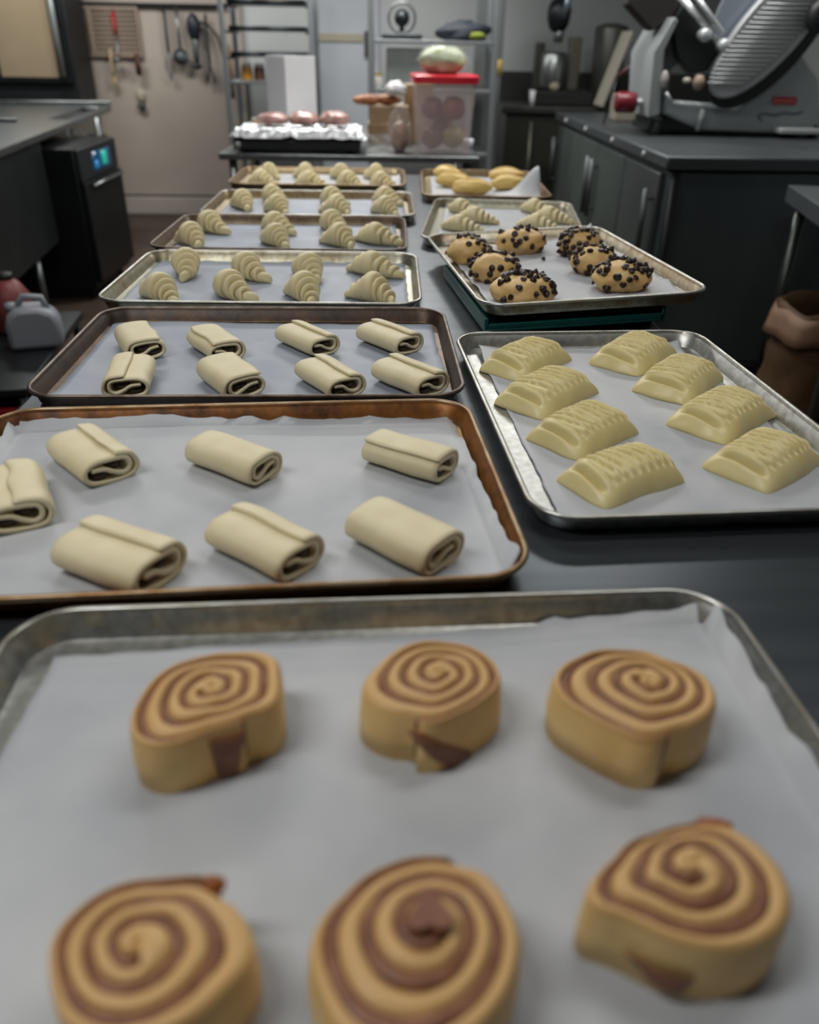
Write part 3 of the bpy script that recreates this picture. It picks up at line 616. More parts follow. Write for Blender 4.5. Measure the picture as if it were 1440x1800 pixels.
OUT=dict(A=[(-49,-44),(-52,-9),(-43,16),(-20,35),(10,41),(47,36),(54,12),(55,-19),(39,-30),(10,-44),(-10,-55),(-28,-60),(-42,-55)],
B=[(-63,-21),(-51,10),(-26,33),(5,38),(33,29),(47,10),(48,-14),(32,-32),(13,-45),(-8,-55),(-30,-49),(-50,-39)],
C=[(-73,9),(-50,29),(-17,38),(5,37),(26,22),(48,6),(51,-19),(37,-40),(10,-54),(-22,-62),(-37,-53),(-59,-36),(-74,-18)],
D=[(-48,5),(-36,27),(-15,39),(9,40),(33,39),(54,24),(66,5),(67,-11),(56,-27),(40,-42),(14,-51),(-18,-46),(-39,-24)],
E=[(-67,-4),(-50,20),(-20,40),(14,42),(38,33),(50,11),(53,-9),(46,-31),(31,-51),(7,-66),(-18,-71),(-47,-60),(-61,-38)],
F=[(-69,-21),(-47,7),(-16,25),(10,32),(35,34),(57,12),(61,-12),(49,-35),(27,-48),(6,-51),(-19,-47),(-41,-35),(-59,-26)])
# outlines were taken about the swirl's eye; the foot of the bun sits slightly in front of it
cinnamon_roll('cinnamon roll with a broad brown streak down its front, back left on the nearest pan',(-.134,.461),OUT['A'],1,[(-82,-50,-78,-62,.002,.040)],math.radians(-52),1,dome=.001)
cinnamon_roll('cinnamon roll with a diagonal brown streak and flared foot, back middle on the nearest pan',(.042,.477),OUT['B'],2,[(-116,-104,-84,-58,.0015,.041)],math.radians(-108),-1,dome=.001,base=1.06)
cinnamon_roll('hexagonal cinnamon roll with a clean pale side, back right on the nearest pan',(.207,.466),OUT['C'],3,[],math.radians(-95),1,dome=.003)
cinnamon_roll('cinnamon roll with a brown tail poking up behind, front left on the nearest pan',(-.136,.258),OUT['D'],4,[],math.radians(48),-1,dome=.004,turns=3.7,nub=(.034,.037,.045,.007,.006,.007))
cinnamon_roll('cinnamon roll with a heart-shaped centre, front middle on the nearest pan',(.025,.267),OUT['E'],5,[],math.radians(70),-1,dome=.010,turns=3.7,eye=1)
cinnamon_roll('cinnamon roll with a coned centre and a stained side, front right on the nearest pan',(.184,.300),OUT['F'],6,[(-142,-100,-122,-104,.010,.026)],math.radians(62),-1,dome=.011,turns=3.7,nub=(.026,.033,.045,.014,.006,.004))

# ------------------------------------------------------------ steel table at the back and what stands on it
bt=thing('steel_table','stainless steel table crossing the aisle beyond the far pans','worktable',(-.2,4.72,0))
b_=MB(); b_.box(-.62,.66,-.47,.42,.87,.9); b_.build('table_top',steel,bt,bevel=.006)
MB().box(-.58,.62,-.40,.38,.25,.28).build('undershelf',dark_steel,bt,bevel=.005)
for x in(-.56,.60):
    for y in(-.42,.36): MB().tube([(x,y,0),(x,y,.245)],.02,10).tube([(x,y,.285),(x,y,.868)],.02,10).build('leg',steel,bt)
# black hotplate with foil-covered pan
hp=thing('hot_plate','flat black appliance under the foil-covered pan','appliance',(-.44,4.46,.9))
MB().box(-.31,.31,-.18,.17,.012,.062).build('body',black,hp,bevel=.008)
for x in(-.26,.26):
    for y in(-.14,.13): MB().lathe([(.016,0),(.016,.012)],10,Matrix.Translation((x,y,0))).build('foot',black,hp)
MB().lathe([(.017,0),(.017,.016),(.013,.02)],14,Matrix.Translation((-.285,-.18,.035))@Matrix.Rotation(PI/2,4,'X')).build('knob',mat('knob_grey','8d9092',.35,.4),hp)
foil=mat('foil','d5d8da',.42,.7,'b9bdc1',20,bump=1.0,bscale=45)
fp=thing('foil_covered_pan','pan wrapped in crinkled foil on the black appliance','pan',(-.43,4.47,.9635))
MB().box(-.30,.30,-.17,.17,.0,.03).build('pan_body',dark_steel,fp,bevel=.006)
vs=[];nx,ny=44,26
for j in range(ny+1):
    for i in range(nx+1):
        x=-.335+.67*i/nx; y=-.205+.41*j/ny; ov=max(abs(x)-.305,abs(y)-.175,0)
        z=.036+.010*noise.noise(Vector((x*22,y*22,3)))+.006*noise.noise(Vector((x*60,y*60,8)))-ov*1.1+.010*abs(noise.noise(Vector((x*14,y*14,9))))
        vs.append((x,y,max(z,.032 if ov==0 else .004)))
fs=[(j*(nx+1)+i,j*(nx+1)+i+1,(j+1)*(nx+1)+i+1,(j+1)*(nx+1)+i) for j in range(ny) for i in range(nx)]
MB().add(vs,fs).build('foil_cover',foil,fp,smooth=False,solid=.0006)
film=mat('plastic_film','d5dade',.12,0,trans=.0,alpha=.16,bump=.8,bscale=30)
sh=[]; 
for j in range(19):
    for i in range(9):
        v=j/18;u=i/8; sh.append((-.115+.13*u+.03*v+.012*noise.noise(Vector((u*4,v*5,1))),4.27-.03*v+.02*noise.noise(Vector((u*5,v*4,6))),.995-.093*v**.8+.012*noise.noise(Vector((u*6,v*6,2)))))
tag(MB().add(sh,[(j*9+i,j*9+i+1,(j+1)*9+i+1,(j+1)*9+i) for j in range(18) for i in range(8)]).build('plastic_wrap',film,solid=.0005),'loose sheet of clear plastic wrap hanging off the foil-covered pan','plastic wrap')
meat=mat('wrapped_meat','a85f52',.35,0,'d09a88',26,bump=.5,coat=.4)
for i,(x,y,rx,rz,lab) in enumerate([(-.575,4.50,.076,.030,'left one of three'),(-.42,4.48,.078,.034,'middle one of three'),(-.262,4.50,.078,.036,'right one of three')]):
    t=thing('wrapped_meat','plastic-wrapped raw meat pack on the foil, %s'%lab,'meat',(x,y,1.012),.2*i,'wrapped meat packs on the foil')
    MB().blob((0,0,rz*.8),(rx,.075,rz),20+i,.25,2.4,flat=0).build('meat',meat,t)
    MB().blob((0,0,rz*.8),(rx*1.05,.08,rz*1.06),20+i,.25,2.4,flat=0).build('film',film,t)
bx=thing('paper_carton','tall white open carton on the steel table','carton',(-.51,4.86,.9),.75)
wp=mat('white_board','eceef2',.5,0,'e4e7ec',6)
for n_,a in (('front_panel',(-.10,.10,-.085,-.081)),('back_panel',(-.10,.10,.081,.085)),('side_panel',(-.10,-.096,-.081,.081)),('side_panel',(.096,.10,-.081,.081))): MB().box(*a,0,.41).build(n_,wp,bx,bevel=.001)
MB().box(-.096,.096,-.081,.081,0,.004).build('bottom_panel',wp,bx)
card=mat('cardboard','8b7355',.7,0,'7d6649',12); cardt=mat('cardboard_light','b49f80',.7,0,'a59072',12)
for (x0,x1,y0,y1,z0,z1,lab) in ((-.10,.13,4.75,4.98,.9,1.0,'brown carton under the tied bundles, lower of two'),(-.09,.12,4.76,4.96,1.0,1.085,'brown carton under the tied bundles, upper of two'),(.10,.26,4.90,5.06,.9,1.185,'upright tan carton behind the red-lidded container')):
    t=thing('carton',lab,'carton',((x0+x1)/2,(y0+y1)/2,z0)); w2,d2,h2=(x1-x0)/2,(y1-y0)/2,z1-z0
    MB().box(-w2,w2,-d2,d2,0,h2-.004).build('body',card,t,bevel=.003); MB().box(-w2,-.002,-d2,d2,h2-.004,h2).build('flap',cardt,t); MB().box(.002,w2,-d2,d2,h2-.004,h2).build('flap',cardt,t)
bread=mat('brown_bread','a9714a',.6,0,'865032',20,bump=.3)
for i,(x,y,z,a,lab) in enumerate([(-.10,4.82,1.112,.25,'left one'),(.0,4.85,1.112,.05,'middle one')]):
    tag(MB().blob((0,0,0),(.085,.04,.026),60+i,.12,2).build('bread_roll',bread,loc=(x,y,z),rot=(0,0,a)),'browned bread roll on the brown cartons, %s'%lab,'bread')
tag(MB().blob((0,0,.028),(.055,.05,.036),66,.4,2.5,flat=0).build('white_bag',mat('white_plastic_bag','d9dada',.35,0,'c5c7c8',20,bump=.5),loc=(.05,4.80,1.1365)),'crumpled white plastic bag on top of the brown cartons','bag')
cb_=thing('clear_bag','clear plastic bag of pinkish rolls left of the red-lidded container','bag',(.068,4.42,.9))
MB().blob((0,0,.07),(.048,.05,.07),71,.2,2,flat=0).build('rolls',mat('pink_rolls','b08f80',.5,0,'94705f',25),cb_); MB().blob((0,0,.10),(.060,.06,.12),72,.3,2,flat=0).build('film',film,cb_)
# red-lidded container
rc=thing('storage_container','clear square food container with a red lid','container',(.285,4.47,.9),.04)
clear=mat('frosted_plastic','dccfd0',.25,0,alpha=.26,coat=.4)
h=.33; T_=.150;B_=.128
vs=rrect(B_,B_,.03,0)+rrect(T_,T_,.035,h)+rrect(T_-.004,T_-.004,.033,h)+rrect(B_-.004,B_-.004,.028,.004); n=28
fs=[(i*n+k,i*n+(k+1)%n,(i+1)*n+(k+1)%n,(i+1)*n+k) for i in range(3) for k in range(n)]+[tuple(range(n-1,-1,-1)),tuple(3*n+k for k in range(n))]
MB().add(vs,fs).build('tub',clear,rc,smooth='auto')
vs=rrect(.158,.158,.04,h-.018)+rrect(.162,.162,.042,h+.012)+rrect(.150,.150,.036,h+.02)+rrect(.150,.150,.036,h+.002)+rrect(.152,.152,.036,h-.018)
fs=[(i*n+k,i*n+(k+1)%n,(i+1)*n+(k+1)%n,(i+1)*n+k) for i in range(4) for k in range(n)]+[tuple(2*n+k for k in range(n)),(tuple(4*n+k for k in range(n-1,-1,-1)))]
MB().add(vs[:84],[f for f in fs if max(f)<84]+[tuple(k for k in range(n-1,-1,-1))]).build('lid',mat('red_lid','d5273b',.35,0,'c92137',4),rc,smooth='auto')
for i,(x,y,r,z,c) in enumerate([(-.055,-.04,.055,.20,'8a4450'),(.05,-.045,.06,.20,'a3393c'),(-.05,-.03,.058,.07,'8f6a5c'),(.055,-.03,.056,.07,'b3a472'),(0,.06,.055,.12,'9a6a5e')]):
    tag(MB().blob((0,0,0),(r,r,r*.95),80+i,.12,2).build('deli_tub',mat('packed_food_%s'%c,c,.5,0),loc=(.285+x*1.0,4.47+y,.905+z-.005)),'round packed food %s inside the red-lidded container'%['upper left, dark pink','upper right, red','lower left, brown','lower right, pale yellow','at the back, brownish'][i],'food')
cg=thing('bagged_cabbage','pale green cabbage in a clear bag on the red lid','vegetable',(.275,4.46,1.2505),.2)
MB().blob((0,0,.055),(.115,.09,.062),91,.18,2.2,flat=0,nu=28,nv=16).build('cabbage',mat('pale_cabbage','c5cdb0',.45,0,'9fae7d',14,bump=.5,bscale=40),cg)
MB().blob((.0,0,.058),(.128,.098,.066),93,.25,2.5,flat=0).build('bag',film,cg)
tag(MB().lathe([(.028,0),(.032,.045),(.030,.047),(.0,.047)],16).build('cup',wp,loc=(.43,4.60,.9)),'small white cup right of the red-lidded container','cup')

# ------------------------------------------------------------ racks against the back
def post(t,x,y,h,m=steel): MB().box(x-.018,x+.018,y-.018,y+.018,0,h).build('post',m,t,bevel=.004)
rk1=thing('bun_pan_rack','tall metal pan rack behind the white carton','rack',(-.84,6.75,0))
for x in(-.31,.31):
    for y in(-.2,.3): post(rk1,x,y,1.95,mat('rack_metal','9aa0a4',.35,.8))
for z in(.45,.75,1.105): MB().box(-.29,.29,-.21,.31,z,z+.022).build('shelf',mat('rack_metal','9aa0a4'),rk1,bevel=.003)
for z in (1.26,1.42,1.58,1.74): 
    MB().box(-.292,-.27,-.2,.3,z,z+.015).build('rail',dark_steel,rk1); MB().box(.27,.292,-.2,.3,z,z+.015).build('rail',dark_steel,rk1)
for i,z in enumerate((1.276,1.436,1.596)):
    t=thing('rack_pan','dark pan slotted into the pan rack, %s of three'%['lowest','middle','topmost'][i],'baking pan',(-.84,6.80,z),0,'pans in the pan rack')
    MB().box(-.27,.27,-.24,.24,0,.006).build('pan_floor',dark_steel,t); f=MB(); f.box(-.27,.27,-.24,-.234,.006,.03).box(-.27,.27,.234,.24,.006,.03).box(-.27,-.264,-.234,.234,.006,.03).box(.264,.27,-.234,.234,.006,.03); f.build('pan_wall',dark_steel,t)
for x,z,c,lab in ((-1.02,1.127,'a3741f','yellow-orange jar on the rack shelf beside the left post'),(-.93,1.127,'5a3a26','brown jar on the rack shelf'),(-.80,.772,'6b4a20','amber tub on the lower rack shelf'),(-.98,.772,'8a6424','ochre tub on the lower rack shelf, left'),(-.66,.772,'3c3a38','black tub on the lower rack shelf')):
    t=thing('jar',lab,'jar',(x,6.68,z)); m_=mat('jar_'+c,c,.35,0)
    MB().lathe([(.038,0),(.04,.01),(.04,.075),(.032,.085)],16).build('body',m_,t); MB().lathe([(.034,.085),(.034,.105)],16).build('lid',mat('jar_lid','b8b4aa',.4),t)
for x,z,c in((-.78,1.603,'b98a5e'),(-.90,1.603,'9c6a42')): 
    tag(MB().blob((0,0,.03),(.07,.06,.035),int(x*-100),.15,2,flat=0).build('bread_loaf',mat('loaf_'+c,c,.6),loc=(x,6.75,z)),'brown loaf on the topmost rack pan, %s'%('right' if x>-.8 else 'left'),'bread')
rk2=thing('shelving_unit','grey metal shelving unit behind the red-lidded container','shelving',(.30,6.05,0))
rm=mat('shelf_metal','858b8e',.4,.6)
for x in(-.40,.40):
    for y in(-.18,.22): post(rk2,x,y,2.1,rm)
for z in(.35,.72,1.10,1.375): MB().box(-.38,.38,-.19,.23,z,z+.022).build('shelf',rm,rk2,bevel=.003)
tag(MB().box(.0,.36,5.90,6.15,1.222-.10,1.35).build('storage_tub',mat('grey_storage_tub','7d8584',.4,0,'757d7c',8),bevel=.012),'grey storage tub on the shelving unit','tub')
for i,x in enumerate((-.03,.03)): pass
for x,c,lab in((-.02,'c9c9c4','white jar left on the shelf left of the grey tub'),):
    t=thing('jar',lab,'jar',(x-.03,5.93,1.122)); MB().lathe([(.026,0),(.028,.01),(.028,.06),(.02,.07)],14).build('body',mat('jar_'+c,c,.35),t); MB().lathe([(.023,.07),(.023,.085)],14).build('lid',mat('yellow_cap','c9a21d',.4),t)
for i,(x,z,c,lab) in enumerate([(.06,.742,'c6c8c4','white jar with a yellow lid on the middle shelf, leftmost'),(.15,.742,'c6c8c4','white jar with a yellow lid on the middle shelf, middle'),(.24,.742,'b59a28','yellow tub on the middle shelf')]):
    t=thing('jar',lab,'jar',(x,5.98,z)); MB().lathe([(.034,0),(.036,.01),(.036,.09),(.026,.10)],14).build('body',mat('jar_'+c,c,.35),t); MB().lathe([(.03,.10),(.03,.118)],14).build('lid',mat('yellow_cap','c9a21d',.4),t)
mx=thing('stand_appliance','small dark metal appliance with a round guard on the shelving unit','appliance',(.10,6.0,1.397))
MB().box(-.13,.13,-.08,.08,0,.03).build('base',dark_steel,mx,bevel=.006)
MB().tube([(.085*math.cos(q),.0,.12+.085*math.sin(q)) for q in [2*PI*k/24 for k in range(24)]],.008,8,closed=True).build('guard_ring',steel,mx)
MB().lathe([(.03,0),(.05,.02),(.04,.06),(.01,.075)],16,Matrix.Translation((0,.04,.12))@Matrix.Rotation(PI/2,4,'X')).build('motor',dark_steel,mx)
MB().bar((0,.05,.03),(0,.05,.1),.03).build('stem',dark_steel,mx)
bg=thing('dark_bag','dark navy bag with a yellow-green stripe on the shelving unit','bag',(.50,5.96,1.397))
MB().blob((0,0,.045),(.16,.09,.065),101,.35,2.5,flat=0).build('body',mat('navy_cloth','232a36',.7,0,'1b212b',20),bg)
MB().blob((.06,-.075,.03),(.07,.02,.02),102,.2,2).build('stripe',mat('lime_cloth','7f8c2e',.7),bg)
tag(MB().box(.62,.82,6.45,6.49,0,2.4).build('steel_post',mat('corner_post_metal','6e7474',.45,.5),bevel=.006),'wide grey metal upright left of the rear counter','post')
tg=thing('yellow_tag','small yellow paper tag stuck on the grey upright','tag',(.79,6.448,1.24)); MB().box(-.035,.035,-.002,0,-.05,.05).build('paper',mat('yellow_paper','c4a85a',.6),tg)

# ------------------------------------------------------------ tools hanging on the warm back wall
gr=thing('wall_grille','slatted pale vent panel on the back wall at upper left','vent',(-2.33,7.68,0))
gm=mat('grille_beige','9b8b7d',.5,0,'918273',4)
f=MB(); f.box(-.33,-.31,-.02,.02,1.24,1.60).box(.29,.31,-.02,.02,1.24,1.60).box(-.31,.29,-.02,.02,1.58,1.60).box(-.31,.29,-.02,.02,1.24,1.26).box(-.10,-.07,-.022,.018,1.26,1.58); f.build('frame',gm,gr,bevel=.003)
for k in range(10):
    MB().box(-.31,.29,-.012,.008,-.012,.012,).build('slat',gm,gr,loc=(0,0,1.275+k*.033),rot=(.45,0,0))
rail=tag(MB().box(-2.62,-1.30,7.655,7.70,1.60,1.625).build('tool_rail',dark_steel,bevel=.003),'long dark rail on the back wall that the kitchen tools hang from','rail')
def tool(name,label,cat,x,z0,z1,hm,headfn,y=7.63):
    t=thing(name,label,cat,(x,y,z0)); MB().tube([(0,.01,z1-z0),(0,0,(z1-z0)*.5),(0,0,.06)],.012,8).build('handle',hm,t)
    MB().tube([(0,.01,z1-z0-.004),(0,.025,z1-z0+.012),(0,.01,z1-z0+.02)],.004,6).build('hook',dark_steel,t); headfn(t); return t
red=mat('red_handle','b01828',.4); brown=mat('brown_wood','5a3626',.6,0,'472a1c',20); darkh=mat('navy_handle','1d2530',.4)
pale=mat('pale_wood','b49d7a',.6)
tool('ladle','ladle with a red handle hanging before the slatted panel','ladle',-2.21,1.34,1.56,red,lambda t:(MB().tube([(0,0,.06),(.0,0,-.08),(-.01,-.02,-.12)],.006,8).build('shaft',steel,t),MB().lathe([(.005,-.03),(.03,-.022),(.042,0),(.038,0),(.026,-.018)],16,Matrix.Translation((-.01,-.03,-.11))).build('bowl',steel,t)))
tool('spatula','brown wooden spatula hanging at the right of the slatted panel','spatula',-2.06,1.05,1.24,brown,lambda t:MB().prism([(-.02,.06),(.02,.06),(.026,.2),(.0,.22),(-.026,.2)],-.006,.004,Matrix.Translation((0,-.014,0))).build('blade',brown,t))
tool('wooden_spoon','pale wooden spoon hanging below the slatted panel','spoon',-2.28,1.03,1.30,pale,lambda t:MB().blob((0,0,.04),(.025,.01,.045),3,.05).build('bowl',pale,t))
tool('bench_knife','long dark knife hanging beside the oven','knife',-2.50,1.02,1.27,black,lambda t:MB().prism([(-.018,-.06),(.018,-.02),(.014,.08),(-.014,.08)],-.003,.003).build('blade',steel,t))
tool('whisk','steel whisk hanging at the middle of the back wall','whisk',-1.80,1.22,1.60,darkh,lambda t:[MB().tube([(.035*math.sin(q)*math.cos(a),.035*math.sin(q)*math.sin(a),.06-.20*(q/PI if q<PI/2*1.0 else q/PI)) for q in [PI*k/10 for k in range(11)]],.003,5).build('wire',steel,t) for a in (0,1.05,2.1,3.14,4.2,5.24)])
tool('skimmer','round skimmer hanging right of the whisk','skimmer',-1.70,1.25,1.60,steel,lambda t:MB().lathe([(.001,-.015),(.04,-.01),(.062,0),(.06,.004),(.001,-.008)],18,Matrix.Translation((0,-.01,0))@Matrix.Rotation(1.3,4,'X')).build('disc',dark_steel,t))
pr=thing('immersion_blender','dark hand blender with a steel collar hanging high on the wall','blender',(-1.57,7.62,1.22))
MB().blob((0,0,.24),(.055,.05,.10),5,.08).build('motor',darkh,pr); MB().lathe([(.022,.0),(.026,.02),(.026,.15),(.022,.16)],14).build('collar',steel,pr); MB().lathe([(.012,-.06),(.035,-.05),(.035,-.03),(.014,0)],14).build('guard',dark_steel,pr)
MB().tube([(.03,0,.28),(.11,.0,.27),(.19,0,.18),(.22,0,.02),(.22,0,-.1)],.010,8).build('cord',black,pr)
tool('tongs','dark tongs hanging right of the hand blender','tongs',-1.47,1.15,1.55,black,lambda t:MB().bar((0,0,.06),(.03,0,-.08),.015).bar((0,0,.06),(-.03,0,-.08),.015).build('arms',dark_steel,t))
tool('wooden_stick','amber wooden stick leaning beside the pan rack','stick',-1.30,.95,1.32,mat('amber_wood','8a6638',.5),lambda t:MB().lathe([(.018,0),(.018,.06)],10).build('end_cap',black,t))
wh=thing('wall_hook','small pale hook with a dark clip low on the back wall','hook',(-2.09,7.68,.93)); MB().blob((0,0,.03),(.035,.02,.05),9,.1).build('hook_plate',mat('pale_hook','b0a996',.5),wh); MB().blob((0,-.02,-.05),(.035,.02,.03),8,.3).build('clip',mat('dark_clip','3d423d',.5),wh)

# ------------------------------------------------------------ oven, sink counter and dishwasher on the left
ov=thing('combi_oven','black oven with a lit beige glass door at upper left','oven',(-2.85,7.18,.93))
MB().box(-.55,.42,-.02,.42,.0,1.1).build('body',black,ov,bevel=.01)
MB().box(-.50,.40,-.05,-.02,.13,1.08).build('door',dark_steel,ov,bevel=.008)
MB().box(-.14,.30,-.056,-.05,.17,1.02).build('door_glass',mat('oven_glass','a09077',.25,0,'94846c',2,coat=.5),ov,bevel=.004)
MB().tube([(.345,-.09,.18),(.345,-.09,1.0)],.022,12).build('handle',mat('handle_metal','a9b2b2',.35,.6),ov)
sk=thing('sink_counter','steel sink counter with a deep dark apron along the left side','counter',(-1.92,5.4,0),math.radians(6.6))
# local frame: x=0 is the aisle edge
s_=MB(); s_.box(-1.25,0,-2.75,.20,.895,.93).box(-1.25,-.18,.20,1.40,.895,.93).box(-.07,0,.20,1.40,.895,.93).box(-.18,-.07,1.3,1.4,.895,.93); s_.build('counter_top',steel,sk,bevel=.005)
MB().box(-1.25,0,1.38,1.41,.93,.965).build('back_lip',steel,sk,bevel=.006)
MB().box(-1.25,-.30,-.02,.01,.93,.952).build('basin_rim',steel,sk,bevel=.005)
MB().box(-.16,-.04,.22,1.28,.74,.75).build('drain_channel',dark_steel,sk)
MB().box(-.06,-.03,-2.7,-.62,.36,.893).build('apron',mat('apron_dark','2c3133',.45,.6,'23282a',3),sk,bevel=.004)
MB().box(-1.2,-.08,-2.68,-.64,.36,.40).build('basin_bottom',dark_steel,sk)
for y in(-2.6,-.9,.36,1.3): MB().tube([(-.10,y,0),(-.10,y,.34 if y<.3 else .89)],.022,10).build('leg',steel,sk)
dw=thing('undercounter_dishwasher','dark undercounter dishwasher with a glowing blue and green display','dishwasher',(-1.98,5.22,0))
MB().box(-.28,.24,-.36,.36,.06,.84).build('body',mat('dishwasher_metal','2c2f31',.4,.7,'232627',3),dw,bevel=.008)
MB().box(.24,.275,-.35,.35,.10,.66).build('door',mat('dishwasher_door','202325',.42,.6,'1a1d1e',3),dw,bevel=.006)
MB().box(.24,.262,-.35,.35,.665,.835).build('control_panel',black,dw,bevel=.004)
MB().tube([(.30,-.28,.64),(.30,.28,.64)],.010,10).build('door_handle',steel,dw)
d_=MB().box(.262,.265,-.13,.20,.70,.80).build('display',mat('display_blue','0d2a40',.2,0,emit='1c6a9a',es=.35),dw)
MB().box(.265,.2665,.04,.13,.715,.79).build('lit_icon',mat('display_green','12807a',.2,emit='22b39a',es=.8),d_); MB().box(.265,.2665,-.10,-.03,.71,.75).build('lit_icon',mat('display_sky','2a6da0',.2,emit='3b8fd0',es=.5),d_)
for x in(-.22,.18):
    for y in(-.3,.3): MB().lathe([(.018,0),(.018,.06)],10,Matrix.Translation((x,y,0))).build('foot',black,dw)
lsh=thing('low_shelf','low dark shelf under the sink counter','shelf',(-1.55,3.15,0),math.radians(6.6))
MB().box(-.45,.22,-.5,.45,.27,.30).build('board',dark_steel,lsh,bevel=.004)
for x in(-.42,.19):
    for y in(-.47,.42): MB().box(x-.015,x+.015,y-.015,y+.015,0,.268).build('leg',dark_steel,lsh)
jg=thing('white_jug','white plastic jug with a moulded handle on the low shelf at left','jug',(-1.40,3.14,.3015),.3)
jm=mat('white_jug_plastic','8d929a',.4,0,'858b94',5)
MB().prism([(-.10,0),(.10,0),(.10,.10),(.085,.14),(.03,.165),(-.05,.165),(-.085,.14),(-.10,.10)],-.06,.06).build('body',jm,jg,bevel=.02)
MB().tube([(.06,0,.14),(.045,0,.19),(-.02,0,.20),(-.055,0,.15)],.013,10).build('handle',jm,jg); MB().lathe([(.022,0),(.022,.03)],14,Matrix.Translation((-.07,0,.145))).build('cap',jm,jg)
jb=thing('red_jug','dull red container behind and left of the white jug','jug',(-1.56,3.33,.3015)); MB().lathe([(.07,0),(.08,.02),(.08,.15),(.05,.20),(.03,.215)],20).build('body',mat('dull_red','7c3a3a',.5,0,'6b2f30',6),jb); MB().lathe([(.03,.215),(.03,.24)],14).build('cap',black,jb)
ck=thing('red_crate','red-rimmed dark crate on the floor under the low shelf','crate',(-1.32,2.83,0),.1)
crm=mat('crate_dark','191b1d',.5); 
for a in((-.22,.22,-.16,-.15),(-.22,.22,.15,.16),(-.22,-.21,-.15,.15),(.21,.22,-.15,.15)): MB().box(*a,.0,.20).build('side',crm,ck)
f=MB(); f.box(-.225,.225,-.165,-.14,.20,.225).box(-.225,.225,.14,.165,.20,.225).box(-.225,-.2,-.14,.14,.20,.225).box(.2,.225,-.14,.14,.20,.225); f.build('rim',mat('red_rim','8a1414',.45),ck,bevel=.003)
MB().box(-.21,.21,-.15,.15,0,.01).build('bottom',crm,ck)

# ------------------------------------------------------------ right side: long refrigerated counter, rear counter, small table, bag
rf=thing('refrigerated_counter','long dark steel counter with bar door handles carrying the meat slicer','counter',(1.22,4.95,0))
body=mat('counter_steel','5f696e',.4,.5,'4e585c',2.5,stretch=(1,1,.4))
MB().box(.012,1.45,-1.27,1.29,.06,.915).build('body',body,rf,bevel=.006)
MB().box(-.02,1.5,-1.30,1.30,.925,.98).build('counter_top',mat('counter_top_steel','565c5f',.42,.6,'4e5457',4),rf,bevel=.008)
MB().box(.03,1.45,-1.262,1.28,0,.06).build('plinth',black,rf)
bar_m=mat('bar_handle','5b6262',.45,.6)
for y in(-1.20,-.60,0,.60):
    dd_=MB().box(-.012,.010,y,y+.58,.10,.90).build('cabinet_door',mat('counter_door','59625f',.42,.45,'4d5553',2),rf,bevel=.004)
    yy=y+(.54 if y in(-.60,.6) else .05)
    if y==-1.20: yy=y+.05
    MB().tube([(-.045,yy,.52),(-.045,yy,.83)],.013,10).tube([(-.045,yy,.56),(-.01,yy,.56)],.008,8).tube([(-.045,yy,.79),(-.01,yy,.79)],.008,8).build('handle',bar_m,dd_)
for y in(-.95,-.35,.30,.9):
    MB().lathe([(.013,0),(.013,.006),(.008,.009)],12,Matrix.Translation((-.02,y,.953))@Matrix.Rotation(-PI/2,4,'Y')).build('round_badge',mat('badge_white','c5c8c8',.4),rf)
MB().box(.02,.05,-1.285,-1.272,.06,.915).build('edge_gap',black,rf)
rc2=thing('rear_counter','dark rear counter with a back panel in the far corner','counter',(1.85,7.1,0))
MB().box(-.98,1.1,-.42,.6,.935,.98).build('counter_top',mat('rear_top','4a4c48',.4,.7,'41433f',4),rc2,bevel=.006)
MB().box(-.94,1.08,-.38,.58,.08,.93).build('body',mat('rear_body','4b4b43',.4,.7,'40413a',2),rc2,bevel=.005)
MB().box(-.98,1.1,.56,.6,.98,1.19).build('back_panel',mat('rear_panel','3c3e3b',.45,.6,'343634',3),rc2,bevel=.004)
for x in(-.75,-.30,.15): MB().box(x,x+.02,-.40,-.381,.15,.88).build('door_gap_trim',mat('rear_trim','6a6a60',.4,.6),rc2)
for x,y,h,r,lab in((1.155,6.95,.10,.042,'white paper cup on the rear counter, left of the mixer'),(1.57,6.95,.085,.042,'pale cup on the rear counter, right of the mixer')):
    tag(MB().lathe([(r*.75,0),(r,h),(r*.94,h),(r*.7,.006)],18).build('paper_cup',wp,loc=(x,y,.98)),lab,'cup')
mxr=thing('planetary_mixer','tall dark steel mixer with a bright bowl column in the far corner','mixer',(1.37,7.02,.98))
MB().box(-.22,.24,-.12,.28,0,.10).build('base',mat('mixer_black','191b1a',.5),mxr,bevel=.01)
MB().lathe([(.085,.10),(.10,.14),(.10,.34),(.085,.36)],24,Matrix.Translation((-.08,0,0))).build('bowl',mat('mixer_bowl','8f9494',.3,.9),mxr)
MB().box(-.22,-.15,.0,.08,.10,.42).build('column',mat('mixer_dark','3c3d37',.5,.5),mxr,bevel=.01); MB().box(.04,.13,.0,.10,.10,.46).build('column',mat('mixer_olive','5b5b50',.5,.5),mxr,bevel=.01)
MB().blob((-.07,0,.60),(.09,.09,.12),7,.1).build('head',mat('mixer_head','23282b',.4,.5),mxr); MB().lathe([(.03,.42),(.04,.46),(.035,.54)],16,Matrix.Translation((-.06,0,0))).build('attachment_hub',steel,mxr)
MB().tube([(-.05,-.09,.58),(-.04,-.12,.66),(-.03,-.09,.78)],.024,10).build('lever',mat('lever_blue','8691a0',.3,.7),mxr)
MB().blob((-.07,-.10,.13),(.04,.02,.03),8,.1).build('front_knob',mat('knob_tan','a39a86',.5),mxr)
